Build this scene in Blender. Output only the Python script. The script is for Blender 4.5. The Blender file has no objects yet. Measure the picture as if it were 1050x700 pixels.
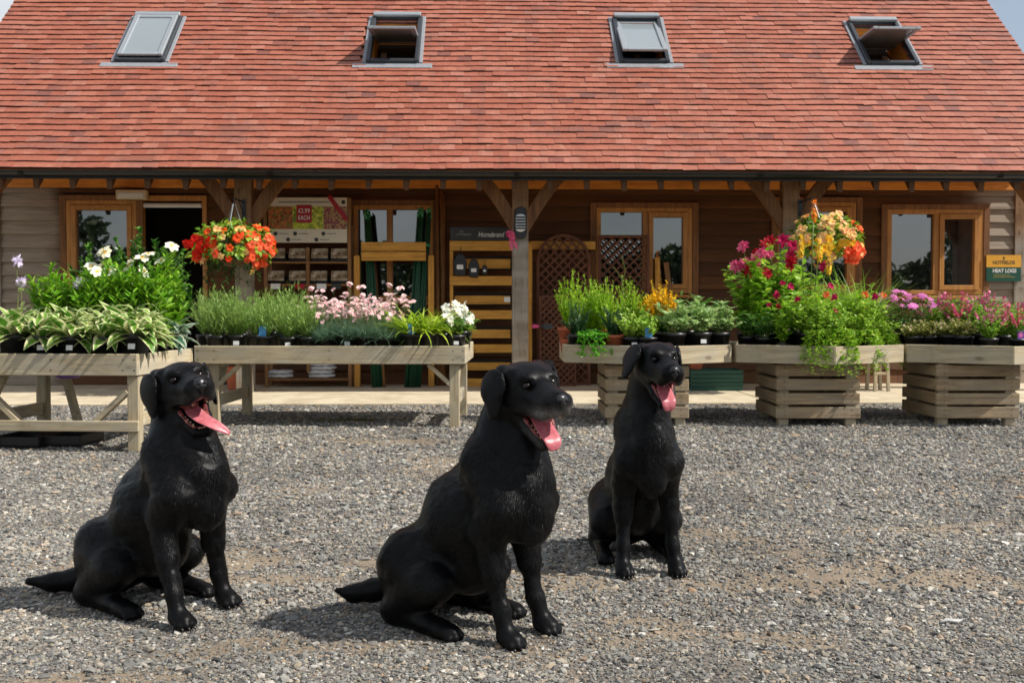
import bpy, math, random
import numpy as np
from mathutils import Vector, Matrix

rng = np.random.default_rng(7)
random.seed(7)
scene = bpy.context.scene
COL = scene.collection
R = math.radians
PI = math.pi

# ------------------------------------------------------------------ camera
CAM_H = 0.95
YAW, PITCH = R(-1.5), math.atan(35 / 1050)
cam_d = bpy.data.cameras.new('camera')
cam_d.sensor_width = 36.0
cam_d.lens = 36.0
cam_d.clip_start = 0.05
cam_d.clip_end = 800
cam = bpy.data.objects.new('camera', cam_d)
COL.objects.link(cam)
cam.location = (0, 0, CAM_H)
cam.rotation_euler = (PI / 2 - PITCH, 0, YAW)
cam_d.dof.use_dof = True
cam_d.dof.focus_distance = 3.0
cam_d.dof.aperture_fstop = 11
scene.camera = cam
CAM_M = cam.rotation_euler.to_matrix()


def ray(px, py):
    return CAM_M @ Vector(((px - 525) / 1050, (350 - py) / 1050, -1))


def W(px, py, Y):
    """point of the plane y = Y seen at this place of the photograph (survey of the real place)"""
    d = ray(px, py)
    t = Y / d.y
    return Vector((d.x * t, Y, CAM_H + d.z * t))


def G(px, py, z=0.0):
    d = ray(px, py)
    t = (z - CAM_H) / d.z
    return Vector((d.x * t, d.y * t, z))


def CW(x, d):
    """camera-aligned ground coordinates to world"""
    c, s = math.cos(YAW), math.sin(YAW)
    return Vector((x * c - d * s, x * s + d * c, 0))


# ------------------------------------------------------------------ mesh builder
class MB:
    def __init__(self):
        self.v, self.loops, self.tot, self.uv, self.n = [], [], [], [], 0

    def add(self, verts, faces, uv=None):
        """faces: array (m,k) or list of index tuples"""
        verts = np.asarray(verts, dtype=np.float64).reshape(-1, 3)
        if isinstance(faces, np.ndarray):
            self.loops.append((faces + self.n).ravel())
            self.tot.append(np.full(len(faces), faces.shape[1], dtype=np.int64))
        else:
            self.loops.append(np.array([i + self.n for f in faces for i in f], dtype=np.int64))
            self.tot.append(np.array([len(f) for f in faces], dtype=np.int64))
        self.v.append(verts)
        self.uv.append(np.zeros((len(verts), 2)) if uv is None else np.asarray(uv, dtype=np.float64))
        self.n += len(verts)
        return self

    def mesh(self, name, mat=None, smooth=False, normals=None):
        me = bpy.data.meshes.new(name)
        V = np.concatenate(self.v)
        Lp = np.concatenate(self.loops).astype(np.int32)
        T = np.concatenate(self.tot).astype(np.int32)
        me.vertices.add(len(V))
        me.vertices.foreach_set('co', V.ravel())
        me.loops.add(len(Lp))
        me.loops.foreach_set('vertex_index', Lp)
        me.polygons.add(len(T))
        st = np.zeros(len(T), dtype=np.int32)
        st[1:] = np.cumsum(T)[:-1]
        me.polygons.foreach_set('loop_start', st)
        me.polygons.foreach_set('loop_total', T)
        me.polygons.foreach_set('use_smooth', np.full(len(T), bool(smooth)))
        UV = np.concatenate(self.uv)
        if UV.any():
            l = me.uv_layers.new(name='UVMap')
            l.data.foreach_set('uv', UV[Lp].ravel())
        me.update(calc_edges=True)
        me.validate()
        if normals is not None:
            me.normals_split_custom_set_from_vertices(normals)
        if mat is not None:
            me.materials.append(mat)
        return me

    def build(self, name, mat, parent=None, smooth=False, bev=0.0, loc=None, normals=None):
        o = bpy.data.objects.new(name, self.mesh(name, mat, smooth, normals))
        COL.objects.link(o)
        if parent is not None:
            o.parent = parent
        if loc is not None:
            o.location = loc
        if bev:
            m = o.modifiers.new('edges', 'BEVEL')
            m.width = bev
            m.segments = 1
            m.limit_method = 'ANGLE'
            m.harden_normals = False
        return o

    # --- shapes
    def box(self, c, s, rot=None):
        """centre, full size, optional 3x3 / euler rotation"""
        x, y, z = [a / 2 for a in s]
        P = np.array([(-x, -y, -z), (x, -y, -z), (x, y, -z), (-x, y, -z), (-x, -y, z), (x, -y, z), (x, y, z), (-x, y, z)])
        if rot is not None:
            M = np.array(rot if isinstance(rot, Matrix) else __import__('mathutils').Euler(rot).to_matrix())
            P = P @ M.T
        P = P + np.array(c)
        F = np.array([(0, 3, 2, 1), (4, 5, 6, 7), (0, 1, 5, 4), (1, 2, 6, 5), (2, 3, 7, 6), (3, 0, 4, 7)])
        return self.add(P, F)

    def bb(self, x0, x1, y0, y1, z0, z1):
        return self.box(((x0 + x1) / 2, (y0 + y1) / 2, (z0 + z1) / 2), (x1 - x0, y1 - y0, z1 - z0))

    def beam(self, a, b, w, h, up=(0, 0, 1)):
        """rectangular bar from a to b: w across, h along up"""
        a, b = Vector(a), Vector(b)
        d = (b - a)
        L = d.length
        d.normalize()
        up = Vector(up)
        s = d.cross(up)
        if s.length < 1e-4:
            s = d.cross(Vector((0, 1, 0)))
        s.normalize()
        u = s.cross(d)
        M = Matrix((d, s, u)).transposed()
        return self.box((a + b) / 2, (L, w, h), M)

    def lathe(self, prof, seg=20, c=(0, 0, 0), cap=True):
        """prof list of (r,z)"""
        k = len(prof)
        an = np.arange(seg) * 2 * PI / seg
        P = np.array([(r * math.cos(a) + c[0], r * math.sin(a) + c[1], z + c[2]) for r, z in prof for a in an])
        F = []
        for i in range(k - 1):
            for j in range(seg):
                j2 = (j + 1) % seg
                F.append((i * seg + j, i * seg + j2, (i + 1) * seg + j2, (i + 1) * seg + j))
        if cap:
            F.append(tuple(range(seg))[::-1])
            F.append(tuple((k - 1) * seg + j for j in range(seg)))
        return self.add(P, F)

    def tube(self, pts, r, seg=8, cap=True):
        pts = [Vector(p) for p in pts]
        n = len(pts)
        rs = r if hasattr(r, '__len__') else [r] * n
        P = []
        ref = Vector((0.13, 0.27, 0.95))
        for i, p in enumerate(pts):
            d = (pts[min(i + 1, n - 1)] - pts[max(i - 1, 0)]).normalized()
            s = d.cross(ref)
            if s.length < 1e-3:
                s = d.cross(Vector((1, 0, 0)))
            s.normalize()
            u = s.cross(d)
            for j in range(seg):
                a = 2 * PI * j / seg
                P.append(p + (s * math.cos(a) + u * math.sin(a)) * rs[i])
        F = []
        for i in range(n - 1):
            for j in range(seg):
                j2 = (j + 1) % seg
                F.append((i * seg + j, (i + 1) * seg + j, (i + 1) * seg + j2, i * seg + j2))
        if cap:
            F.append(tuple(range(seg)))
            F.append(tuple((n - 1) * seg + j for j in range(seg))[::-1])
        return self.add([tuple(p) for p in P], F)

    def prism(self, poly, z0, z1):
        """polygon in xy (ccw) extruded in z"""
        n = len(poly)
        P = [(x, y, z0) for x, y in poly] + [(x, y, z1) for x, y in poly]
        F = [tuple(range(n))[::-1], tuple(range(n, 2 * n))]
        for i in range(n):
            j = (i + 1) % n
            F.append((i, j, n + j, n + i))
        return self.add(P, F)

    def slab_y(self, poly, y0, y1):
        """polygon in xz (ccw seen from -y) extruded in y"""
        n = len(poly)
        P = [(x, y0, z) for x, z in poly] + [(x, y1, z) for x, z in poly]
        F = [tuple(range(n)), tuple(range(n, 2 * n))[::-1]]
        for i in range(n):
            j = (i + 1) % n
            F.append((j, i, n + i, n + j))
        return self.add(P, F)


def nrm(a):
    return a / np.maximum(np.linalg.norm(a, axis=-1, keepdims=True), 1e-9)


def leaves(mb, P, D, N, L, Wd, droop=0.6, fold=0.25, shape='ovate', rows=4, twist=0.0):
    """n leaves at once: base P, direction D, upper side N, length L, full width Wd"""
    P = np.asarray(P, float).reshape(-1, 3)
    n = len(P)
    if n == 0:
        return mb
    D = nrm(np.broadcast_to(np.asarray(D, float), (n, 3)))
    N = np.broadcast_to(np.asarray(N, float), (n, 3))
    S = nrm(np.cross(D, N) + 1e-6)
    N = np.cross(S, D)
    L = np.broadcast_to(np.asarray(L, float), (n,))[:, None]
    Wd = np.broadcast_to(np.asarray(Wd, float), (n,))[:, None]
    dr = np.broadcast_to(np.asarray(droop, float), (n,))[:, None]
    ts = np.linspace(0, 1, rows)
    if shape == 'ovate':
        ws = np.sin(PI * np.clip(ts * 0.93 + 0.07, 0, 1) ** 0.8) * 0.5
    elif shape == 'round':
        ws = np.sqrt(np.clip(1 - (2 * ts - 1) ** 2, 0, 1)) * 0.5 + 0.06 * (1 - ts)
    elif shape == 'petal':
        ws = 0.5 * np.clip(ts * 1.5 + 0.15, 0, 1) * np.sqrt(np.clip(1.05 - ts ** 4, 0, 1))
    else:
        ws = 0.5 * (1 - ts ** 1.6) * (0.6 + 0.4 * np.minimum(ts * 4, 1))
    ws = np.maximum(ws, 0.02)
    pos = P.copy()
    V, UV = [], []
    for i, t in enumerate(ts):
        a = dr * t
        d = D * np.cos(a) - N * np.sin(a)
        nn = N * np.cos(a) + D * np.sin(a)
        if i:
            pos = pos + d * L * (ts[i] - ts[i - 1])
        w = Wd * ws[i]
        if fold is None:
            V.append(np.stack([pos - S * w, pos + S * w], 1))
            UV.append([(0, t), (1, t)])
        else:
            V.append(np.stack([pos - S * w + nn * w * fold, pos, pos + S * w + nn * w * fold], 1))
            UV.append([(0, t), (0.5, t), (1, t)])
    c = V[0].shape[1]
    V = np.stack(V, 1).reshape(n, rows * c, 3)
    UV = np.tile(np.array(UV, float).reshape(rows * c, 2), (n, 1))
    F = []
    for i in range(rows - 1):
        for j in range(c - 1):
            F.append((i * c + j, i * c + j + 1, (i + 1) * c + j + 1, (i + 1) * c + j))
    F = np.array(F)
    A = (F[None] + (np.arange(n) * rows * c)[:, None, None]).reshape(-1, 4)
    return mb.add(V.reshape(-1, 3), A, UV + 1e-4)


def empty(name, loc=(0, 0, 0), rz=0.0):
    o = bpy.data.objects.new(name, None)
    o.empty_display_size = 0.1
    COL.objects.link(o)
    o.location = loc
    o.rotation_euler = (0, 0, rz)
    return o


def tag(o, label, cat, group=None):
    o['label'] = label
    o['category'] = cat
    if group:
        o['group'] = group
    return o


def kind(o, k):
    o['kind'] = k
    return o


def link_mesh(name, me, parent=None, loc=None, rz=0.0, sc=None):
    o = bpy.data.objects.new(name, me)
    COL.objects.link(o)
    if parent is not None:
        o.parent = parent
    if loc is not None:
        o.location = loc
    o.rotation_euler = (0, 0, rz)
    if sc is not None:
        o.scale = sc
    return o


def copy_tree(o, parent=None):
    c = o.copy()
    COL.objects.link(c)
    c.parent = parent
    for ch in list(o.children):
        copy_tree(ch, c)
    return c


def text(name, s, size, mat, parent, loc, rot=(PI / 2, 0, 0), align='CENTER', bold=0.0, width=None, shear=0):
    cu = bpy.data.curves.new(name, 'FONT')
    cu.body = s
    cu.size = size
    cu.align_x = align
    cu.align_y = 'CENTER'
    cu.extrude = 0.0008
    cu.offset = bold
    cu.shear = shear
    tmp = bpy.data.objects.new(name, cu)
    COL.objects.link(tmp)
    bpy.context.view_layer.update()
    me = bpy.data.meshes.new_from_object(tmp.evaluated_get(bpy.context.evaluated_depsgraph_get()))
    bpy.data.objects.remove(tmp)
    bpy.data.curves.remove(cu)
    me.materials.clear()
    me.materials.append(mat)
    o = bpy.data.objects.new(name, me)
    COL.objects.link(o)
    o.parent = parent
    o.location = loc
    o.rotation_euler = rot
    if width:
        w = max(v.co.x for v in me.vertices) - min(v.co.x for v in me.vertices)
        if w > 1e-4:
            o.scale.x = width / w
    return o


# ------------------------------------------------------------------ materials
def srgb(r, g, b):
    f = lambda c: (c / 12.92 if c <= 0.04045 else ((c + 0.055) / 1.055) ** 2.4)
    return (f(r / 255), f(g / 255), f(b / 255), 1)


class NT:
    def __init__(self, name):
        self.m = bpy.data.materials.new(name)
        self.m.use_nodes = True
        self.t = self.m.node_tree
        self.b = self.t.nodes['Principled BSDF']
        self.out = self.t.nodes['Material Output']

    def n(self, typ, **kw):
        x = self.t.nodes.new(typ)
        for k, v in kw.items():
            setattr(x, k, v)
        return x

    def l(self, a, b):
        self.t.links.new(a, b)

    def noise(self, vec, scale, detail=4, rough=0.6, dist=0.0):
        x = self.n('ShaderNodeTexNoise')
        x.inputs['Scale'].default_value = scale
        x.inputs['Detail'].default_value = detail
        x.inputs['Roughness'].default_value = rough
        x.inputs['Distortion'].default_value = dist
        if vec is not None:
            self.l(vec, x.inputs['Vector'])
        return x.outputs['Fac']

    def ramp(self, fac, stops, interp='LINEAR'):
        x = self.n('ShaderNodeValToRGB')
        x.color_ramp.interpolation = interp
        e = x.color_ramp.elements
        while len(e) < len(stops):
            e.new(0.5)
        for el, (p, c) in zip(e, stops):
            el.position = p
            el.color = c if len(c) == 4 else (*c, 1)
        self.l(fac, x.inputs['Fac'])
        return x.outputs['Color']

    def mapping(self, scale=(1, 1, 1), src='Object', loc=None):
        tc = self.n('ShaderNodeTexCoord')
        mp = self.n('ShaderNodeMapping')
        mp.inputs['Scale'].default_value = scale
        self.l(tc.outputs[src], mp.inputs['Vector'])
        if loc is not None:
            self.l(loc, mp.inputs['Location'])
        return mp.outputs['Vector']

    def island(self):
        return self.n('ShaderNodeNewGeometry').outputs['Random Per Island']

    def objrand(self):
        return self.n('ShaderNodeObjectInfo').outputs['Random']

    def math(self, op, a, b=None, clamp=False):
        x = self.n('ShaderNodeMath', operation=op, use_clamp=clamp)
        for i, v in enumerate((a, b)):
            if v is None:
                continue
            if isinstance(v, (int, float)):
                x.inputs[i].default_value = v
            else:
                self.l(v, x.inputs[i])
        return x.outputs[0]

    def mix(self, fac, a, b, mode='MIX'):
        x = self.n('ShaderNodeMix', data_type='RGBA', blend_type=mode)
        for s, v in ((0, fac), (6, a), (7, b)):
            if isinstance(v, (int, float)):
                x.inputs[s].default_value = v
            elif isinstance(v, tuple):
                x.inputs[s].default_value = v if len(v) == 4 else (*v, 1)
            else:
                self.l(v, x.inputs[s])
        return x.outputs[2]

    def bump(self, h, strength=0.3, dist=0.01):
        x = self.n('ShaderNodeBump')
        x.inputs['Strength'].default_value = strength
        x.inputs['Distance'].default_value = dist
        self.l(h, x.inputs['Height'])
        self.l(x.outputs['Normal'], self.b.inputs['Normal'])

    def set(self, color=None, rough=None, **kw):
        if color is not None:
            if isinstance(color, tuple):
                self.b.inputs['Base Color'].default_value = color if len(color) == 4 else (*color, 1)
            else:
                self.l(color, self.b.inputs['Base Color'])
        if rough is not None:
            if isinstance(rough, (int, float)):
                self.b.inputs['Roughness'].default_value = rough
            else:
                self.l(rough, self.b.inputs['Roughness'])
        for k, v in kw.items():
            self.b.inputs[k.replace('_', ' ')].default_value = v
        return self.m


def plain(name, col, rough=0.6, var=0.12, scale=30, **kw):
    """painted / plastic / metal surface with a little mottling"""
    t = NT(name)
    v = t.mapping()
    f = t.noise(v, scale, 4)
    c = t.ramp(f, [(0.3, tuple(x * (1 - var) for x in col[:3])), (0.7, tuple(min(1, x * (1 + var)) for x in col[:3]))])
    return t.set(c, rough, **kw)


def wood(name, light, dark, axis='x', grain=1.0, rough=0.75, per=0.35, grey=None, knots=True):
    """sawn timber: grain stretched along an axis of the object, each board its own tone"""
    t = NT(name)
    s = {'x': (1.2, 14, 14), 'y': (14, 1.2, 14), 'z': (14, 14, 1.2)}[axis]
    isl = t.island()
    off = t.n('ShaderNodeCombineXYZ')
    t.l(t.math('MULTIPLY', isl, 37.0), off.inputs[0])
    t.l(t.math('MULTIPLY', isl, 91.0), off.inputs[1])
    t.l(t.math('MULTIPLY', isl, 53.0), off.inputs[2])
    v = t.mapping(s, loc=off.outputs[0])
    f = t.noise(v, 3.0 * grain, 6, 0.65, 0.6)
    c = t.ramp(f, [(0.28, dark), (0.5, tuple((a + b) / 2 for a, b in zip(light, dark))), (0.72, light)])
    br = t.math('ADD', t.math('MULTIPLY', isl, per), 1 - per / 2)
    hsv = t.n('ShaderNodeHueSaturation')
    t.l(br, hsv.inputs['Value'])
    t.l(c, hsv.inputs['Color'])
    c = hsv.outputs['Color']
    if grey is not None:
        v2 = t.mapping((1.5, 1.5, 4))
        g = t.noise(v2, 1.6, 4, 0.6)
        c = t.mix(t.math('MULTIPLY', t.ramp(g, [(0.4, (0, 0, 0)), (0.65, (1, 1, 1))]), 0.75), c, grey)
    if knots:
        v3 = t.mapping({'x': (0.45, 1, 1), 'y': (1, 0.45, 1), 'z': (1, 1, 0.45)}[axis], loc=off.outputs[0])
        vo = t.n('ShaderNodeTexVoronoi')
        vo.inputs['Scale'].default_value = 6
        t.l(v3, vo.inputs['Vector'])
        k = t.ramp(vo.outputs['Distance'], [(0.05, (1, 1, 1)), (0.13, (0, 0, 0))])
        c = t.mix(t.math('MULTIPLY', k, 0.6), c, tuple(x * 0.35 for x in dark[:3]))
    v4 = t.mapping({'x': (0.5, 40, 40), 'y': (40, 0.5, 40), 'z': (40, 40, 0.5)}[axis], loc=off.outputs[0])
    f4 = t.noise(v4, 2.0, 3, 0.6)
    c = t.mix(t.math('MULTIPLY', t.ramp(f4, [(0.60, (0, 0, 0)), (0.68, (1, 1, 1))]), 0.45), c, tuple(x * 0.4 for x in dark[:3]))
    v5 = t.mapping((1, 1, 1))
    f5 = t.noise(v5, 3.5, 5, 0.7)
    c = t.mix(t.math('MULTIPLY', t.ramp(f5, [(0.52, (0, 0, 0)), (0.72, (1, 1, 1))]), 0.4), c, tuple(x * 0.6 for x in dark[:3]))
    t.bump(f, 0.35, 0.004)
    return t.set(c, rough)


def leafmat(name, cols, margin=None, rib=None, trans=0.38, rough=0.45, vein=True, spec=0.4):
    """cols: tones picked leaf by leaf; margin: variegated edge colour"""
    t = NT(name)
    isl = t.island()
    k = len(cols)
    c = t.ramp(isl, [((i + 0.5) / k if k > 1 else 0.5, col) for i, col in enumerate(cols)])
    obj = t.mapping()
    f = t.noise(obj, 25, 3)
    c = t.mix(0.35, c, t.ramp(f, [(0.3, (0.45, 0.45, 0.45)), (0.7, (1.5, 1.5, 1.5))]), 'MULTIPLY')
    if margin is not None or rib is not None:
        uv = t.n('ShaderNodeUVMap')
        sp = t.n('ShaderNodeSeparateXYZ')
        t.l(uv.outputs[0], sp.inputs[0])
        d = t.math('ABSOLUTE', t.math('SUBTRACT', sp.outputs[0], 0.5))
        if margin is not None:
            e = t.math('ADD', d, t.math('MULTIPLY', t.math('SUBTRACT', t.noise(obj, 60, 2), 0.5), 0.35))
            e = t.math('ADD', e, t.math('MULTIPLY', t.math('SUBTRACT', isl, 0.5), 0.12))
            c = t.mix(t.ramp(e, [(0.22, (0, 0, 0)), (0.31, (1, 1, 1))]), c, margin)
        if rib is not None:
            c = t.mix(t.ramp(d, [(0.03, (1, 1, 1)), (0.1, (0, 0, 0))]), c, rib)
    t.set(c, rough)
    t.b.inputs['Specular IOR Level'].default_value = spec
    tr = t.n('ShaderNodeBsdfTranslucent')
    t.l(c, tr.inputs['Color'])
    mx = t.n('ShaderNodeMixShader')
    mx.inputs[0].default_value = trans
    t.l(t.b.outputs[0], mx.inputs[1])
    t.l(tr.outputs[0], mx.inputs[2])
    t.l(mx.outputs[0], t.out.inputs['Surface'])
    return t.m


def petal(name, cols, trans=0.3):
    return leafmat(name, cols, trans=trans, rough=0.6, spec=0.2)


# ------------------------------------------------------------------ light
SUN = Vector((0.67, -0.19, 0.72)).normalized()
world = bpy.data.worlds.new('World')
scene.world = world
world.use_nodes = True
wt = world.node_tree
bg = wt.nodes['Background']
sky = wt.nodes.new('ShaderNodeTexSky')
sky.sky_type = 'NISHITA'
sky.sun_disc = False
sky.sun_elevation = math.asin(SUN.z)
sky.sun_rotation = math.atan2(SUN.x, SUN.y)
sky.air_density = 1.0
sky.dust_density = 0.6
sky.ozone_density = 1.6
# broken thin cloud over the blue
tc = wt.nodes.new('ShaderNodeTexCoord')
mp = wt.nodes.new('ShaderNodeMapping')
mp.inputs['Scale'].default_value = (1, 1, 2.6)
mp.inputs['Location'].default_value = (0.35, 0.1, 0.0)
ns = wt.nodes.new('ShaderNodeTexNoise')
ns.inputs['Scale'].default_value = 1.7
ns.inputs['Detail'].default_value = 7
ns.inputs['Roughness'].default_value = 0.58
rp = wt.nodes.new('ShaderNodeValToRGB')
rp.color_ramp.elements[0].color = (0.3, 0.3, 0.3, 1)
rp.color_ramp.elements[0].position = 0.42
rp.color_ramp.elements[1].position = 0.68
mxw = wt.nodes.new('ShaderNodeMix')
mxw.data_type = 'RGBA'
wt.links.new(tc.outputs['Generated'], mp.inputs['Vector'])
wt.links.new(mp.outputs['Vector'], ns.inputs['Vector'])
wt.links.new(ns.outputs['Fac'], rp.inputs['Fac'])
wt.links.new(rp.outputs['Color'], mxw.inputs[0])
wt.links.new(sky.outputs['Color'], mxw.inputs[6])
mxw.inputs[7].default_value = (8.6, 8.9, 9.2, 1)
wt.links.new(mxw.outputs[2], bg.inputs['Color'])
bg.inputs['Strength'].default_value = 0.08
sun_d = bpy.data.lights.new('sun', 'SUN')
sun_d.energy = 4.5
sun_d.angle = R(0.53)
sun_d.color = (1.0, 0.95, 0.87)
sun = bpy.data.objects.new('sun', sun_d)
COL.objects.link(sun)
sun.rotation_euler = (-SUN).to_track_quat('-Z', 'Y').to_euler()
sun.location = (8, -3, 10)
vs = scene.view_settings
vs.view_transform = 'Standard'
vs.look = 'None'
vs.exposure = 0.30
vs.gamma = 1.0
vs.use_curve_mapping = False
scene.cycles.max_bounces = 6
scene.cycles.transparent_max_bounces = 6
scene.cycles.use_denoising = True
# ================================================================== BUILDING
XL, XR = -5.97, 6.60          # roof verges
YW = 12.40                    # wall face
YP = 11.30                    # veranda posts
YE, ZE = 10.80, 2.37          # tile edge at the eave
TAN = 0.9695
CS, SN = math.cos(math.atan(TAN)), math.sin(math.atan(TAN))
WXL, WXR = -5.86, 6.56        # wall ends

M_board = wood('weatherboard', srgb(122, 82, 46), srgb(58, 35, 18), 'x', 1.0, 0.8, 0.45)
# boards go pale grey at the two open ends: weathering plus painted-in sunlight
t = NT('weatherboard_mix')
bpy.data.materials.remove(t.m)


def board_material():
    t = NT('weatherboards')
    isl = t.island()
    off = t.n('ShaderNodeCombineXYZ')
    t.l(t.math('MULTIPLY', isl, 37.0), off.inputs[0])
    t.l(t.math('MULTIPLY', isl, 71.0), off.inputs[2])
    v = t.mapping((1.0, 12, 16), loc=off.outputs[0])
    f = t.noise(v, 2.2, 7, 0.66, 0.8)
    c = t.ramp(f, [(0.2, srgb(66, 39, 16)), (0.5, srgb(90, 55, 24)), (0.8, srgb(110, 70, 33))])
    hsv = t.n('ShaderNodeHueSaturation')
    t.l(t.math('ADD', t.math('MULTIPLY', isl, 0.5), 0.72), hsv.inputs['Value'])
    t.l(c, hsv.inputs['Color'])
    g = t.ramp(f, [(0.2, srgb(120, 108, 94)), (0.8, srgb(184, 170, 152))])
    tc = t.n('ShaderNodeTexCoord')
    sp = t.n('ShaderNodeSeparateXYZ')
    t.l(tc.outputs['Object'], sp.inputs[0])
    wob = t.math('MULTIPLY', t.math('SUBTRACT', t.noise(tc.outputs['Object'], 2.0, 4), 0.5), 0.7)
    x = t.math('ADD', sp.outputs[0], wob)
    a = t.math('MULTIPLY', t.math('ADD', x, 4.95), -4.0, True)
    b = t.math('MULTIPLY', t.math('SUBTRACT', x, 5.75), 4.0, True)
    m = t.math('MULTIPLY', t.math('ADD', a, b, True), 0.85)
    c = t.mix(m, hsv.outputs['Color'], g)
    t.bump(f, 0.5, 0.006)
    return t.set(c, 0.78)


bpy.data.materials.remove(M_board)
M_board = board_material()
M_oak = wood('green_oak', srgb(144, 98, 54), srgb(84, 52, 27), 'z', 0.8, 0.7, 0.2, knots=True)
M_post = wood('weathered_oak', srgb(150, 138, 122), srgb(96, 84, 70), 'z', 0.9, 0.8, 0.15, grey=srgb(160, 152, 142))


def sheltered(m):
    # under the eave the oak keeps its brown; lower down the weather has bleached it
    nt = m.node_tree
    b = nt.nodes['Principled BSDF']
    src = b.inputs['Base Color'].links[0].from_socket
    tc = nt.nodes.new('ShaderNodeTexCoord')
    sp = nt.nodes.new('ShaderNodeSeparateXYZ')
    nt.links.new(tc.outputs['Object'], sp.inputs[0])
    mr = nt.nodes.new('ShaderNodeMapRange')
    mr.inputs[1].default_value, mr.inputs[2].default_value = 1.70, 1.95
    nt.links.new(sp.outputs[2], mr.inputs[0])
    mx = nt.nodes.new('ShaderNodeMix')
    mx.data_type, mx.blend_type = 'RGBA', 'MULTIPLY'
    nt.links.new(mr.outputs[0], mx.inputs[0])
    nt.links.new(src, mx.inputs[6])
    mx.inputs[7].default_value = (0.95, 0.62, 0.36, 1)
    nt.links.new(mx.outputs[2], b.inputs['Base Color'])


sheltered(M_post)
M_rafter = wood('rafter_oak', srgb(104, 68, 38), srgb(58, 36, 19), 'y', 0.9, 0.75, 0.3)
M_plate = wood('plate_pine', srgb(226, 150, 54), srgb(176, 104, 32), 'x', 0.7, 0.65, 0.15)
M_frame = wood('window_oak', srgb(196, 140, 70), srgb(150, 98, 44), 'z', 0.8, 0.5, 0.2, knots=False)
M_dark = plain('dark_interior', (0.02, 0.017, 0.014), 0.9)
M_black = plain('black_plastic', (0.012, 0.012, 0.013), 0.4, 0.2)
M_white = plain('white_paint', (0.7, 0.7, 0.68), 0.5, 0.05)
M_alu = plain('grey_aluminium', (0.36, 0.39, 0.41), 0.42, 0.08, Metallic=0.35)
M_alud = plain('dark_aluminium', (0.05, 0.056, 0.065), 0.42, 0.15, Metallic=0.3)
M_lead = plain('lead_flashing', (0.27, 0.28, 0.30), 0.55, 0.15)


def glass(name, ior=2.3, base=(0.008, 0.009, 0.010)):
    t = NT(name)
    return t.set(base, 0.012, IOR=ior)


M_glass = glass('window_glass', 2.6)
M_skyglass = glass('roof_glass', 2.0, (0.26, 0.30, 0.32))  # pale base colour stands in for bright cloud mirrored in the panes


def tile_material():
    t = NT('clay_tiles')
    isl = t.island()
    c = t.ramp(isl, [(0.0, srgb(152, 83, 62)), (0.3, srgb(161, 91, 69)), (0.55, srgb(170, 102, 80)), (0.75, srgb(155, 85, 63)), (0.9, srgb(176, 112, 92)), (0.97, srgb(142, 81, 65)), (1.0, srgb(130, 78, 67))])
    v = t.mapping((0.55, 1.6, 1.6))
    f = t.noise(v, 2.2, 4, 0.6)
    e = t.math('ADD', f, t.math('MULTIPLY', t.math('SUBTRACT', isl, 0.5), 0.14))
    m = t.ramp(e, [(0.56, (0, 0, 0)), (0.68, (1, 1, 1))])
    c = t.mix(t.math('MULTIPLY', m, 0.42), c, srgb(116, 78, 70))
    v2 = t.mapping()
    g = t.noise(v2, 28, 5, 0.7)
    c = t.mix(0.5, c, t.ramp(g, [(0.3, (0.62, 0.6, 0.6)), (0.72, (1.28, 1.26, 1.24))]), 'MULTIPLY')
    g2 = t.noise(v2, 7, 4, 0.7)
    c = t.mix(t.math('MULTIPLY', t.ramp(g2, [(0.6, (0, 0, 0)), (0.75, (1, 1, 1))]), 0.25), c, srgb(190, 170, 150))
    v6 = t.mapping((9, 0.7, 0.7))
    st_ = t.noise(v6, 0.9, 4, 0.65)
    c = t.mix(t.math('MULTIPLY', t.ramp(st_, [(0.5, (0, 0, 0)), (0.7, (1, 1, 1))]), 0.28), c, srgb(112, 74, 62))
    sp_ = t.noise(v2, 55, 2, 0.5)
    c = t.mix(t.math('MULTIPLY', t.ramp(sp_, [(0.68, (0, 0, 0)), (0.74, (1, 1, 1))]), 0.35), c, srgb(196, 176, 150))
    t.bump(g, 0.25, 0.004)
    return t.set(c, 0.62)


M_tile = tile_material()

bld = tag(empty('timber_shop', (0, YW, 0)), 'long timber shop with red clay tile roof, roof windows and open oak veranda', 'building')
OFFB = Vector((0, YW, 0))


def bpart(o):
    o.parent = bld
    o.matrix_parent_inverse = Matrix.Translation(-OFFB)
    return o


# --- openings in the front wall, read off at the wall plane
def wx(px, py=250):
    return W(px, py, YW).x


def wz(py, px=525):
    return W(px, py, YW).z


win_px = {'a': (70, 207, 142, 304), 'b': (363, 211, 444, 308), 'c': (611, 213, 709, 301), 'd': (796, 207, 876, 301), 'e': (908, 214, 1006, 302)}
openings = []
for k, (a, b, c_, d_) in win_px.items():
    openings.append((wx(a), wx(c_), wz(d_), wz(b)))
DOOR = (wx(143.5), wx(213), 0.0, wz(207))
openings.append(DOOR)

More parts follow.
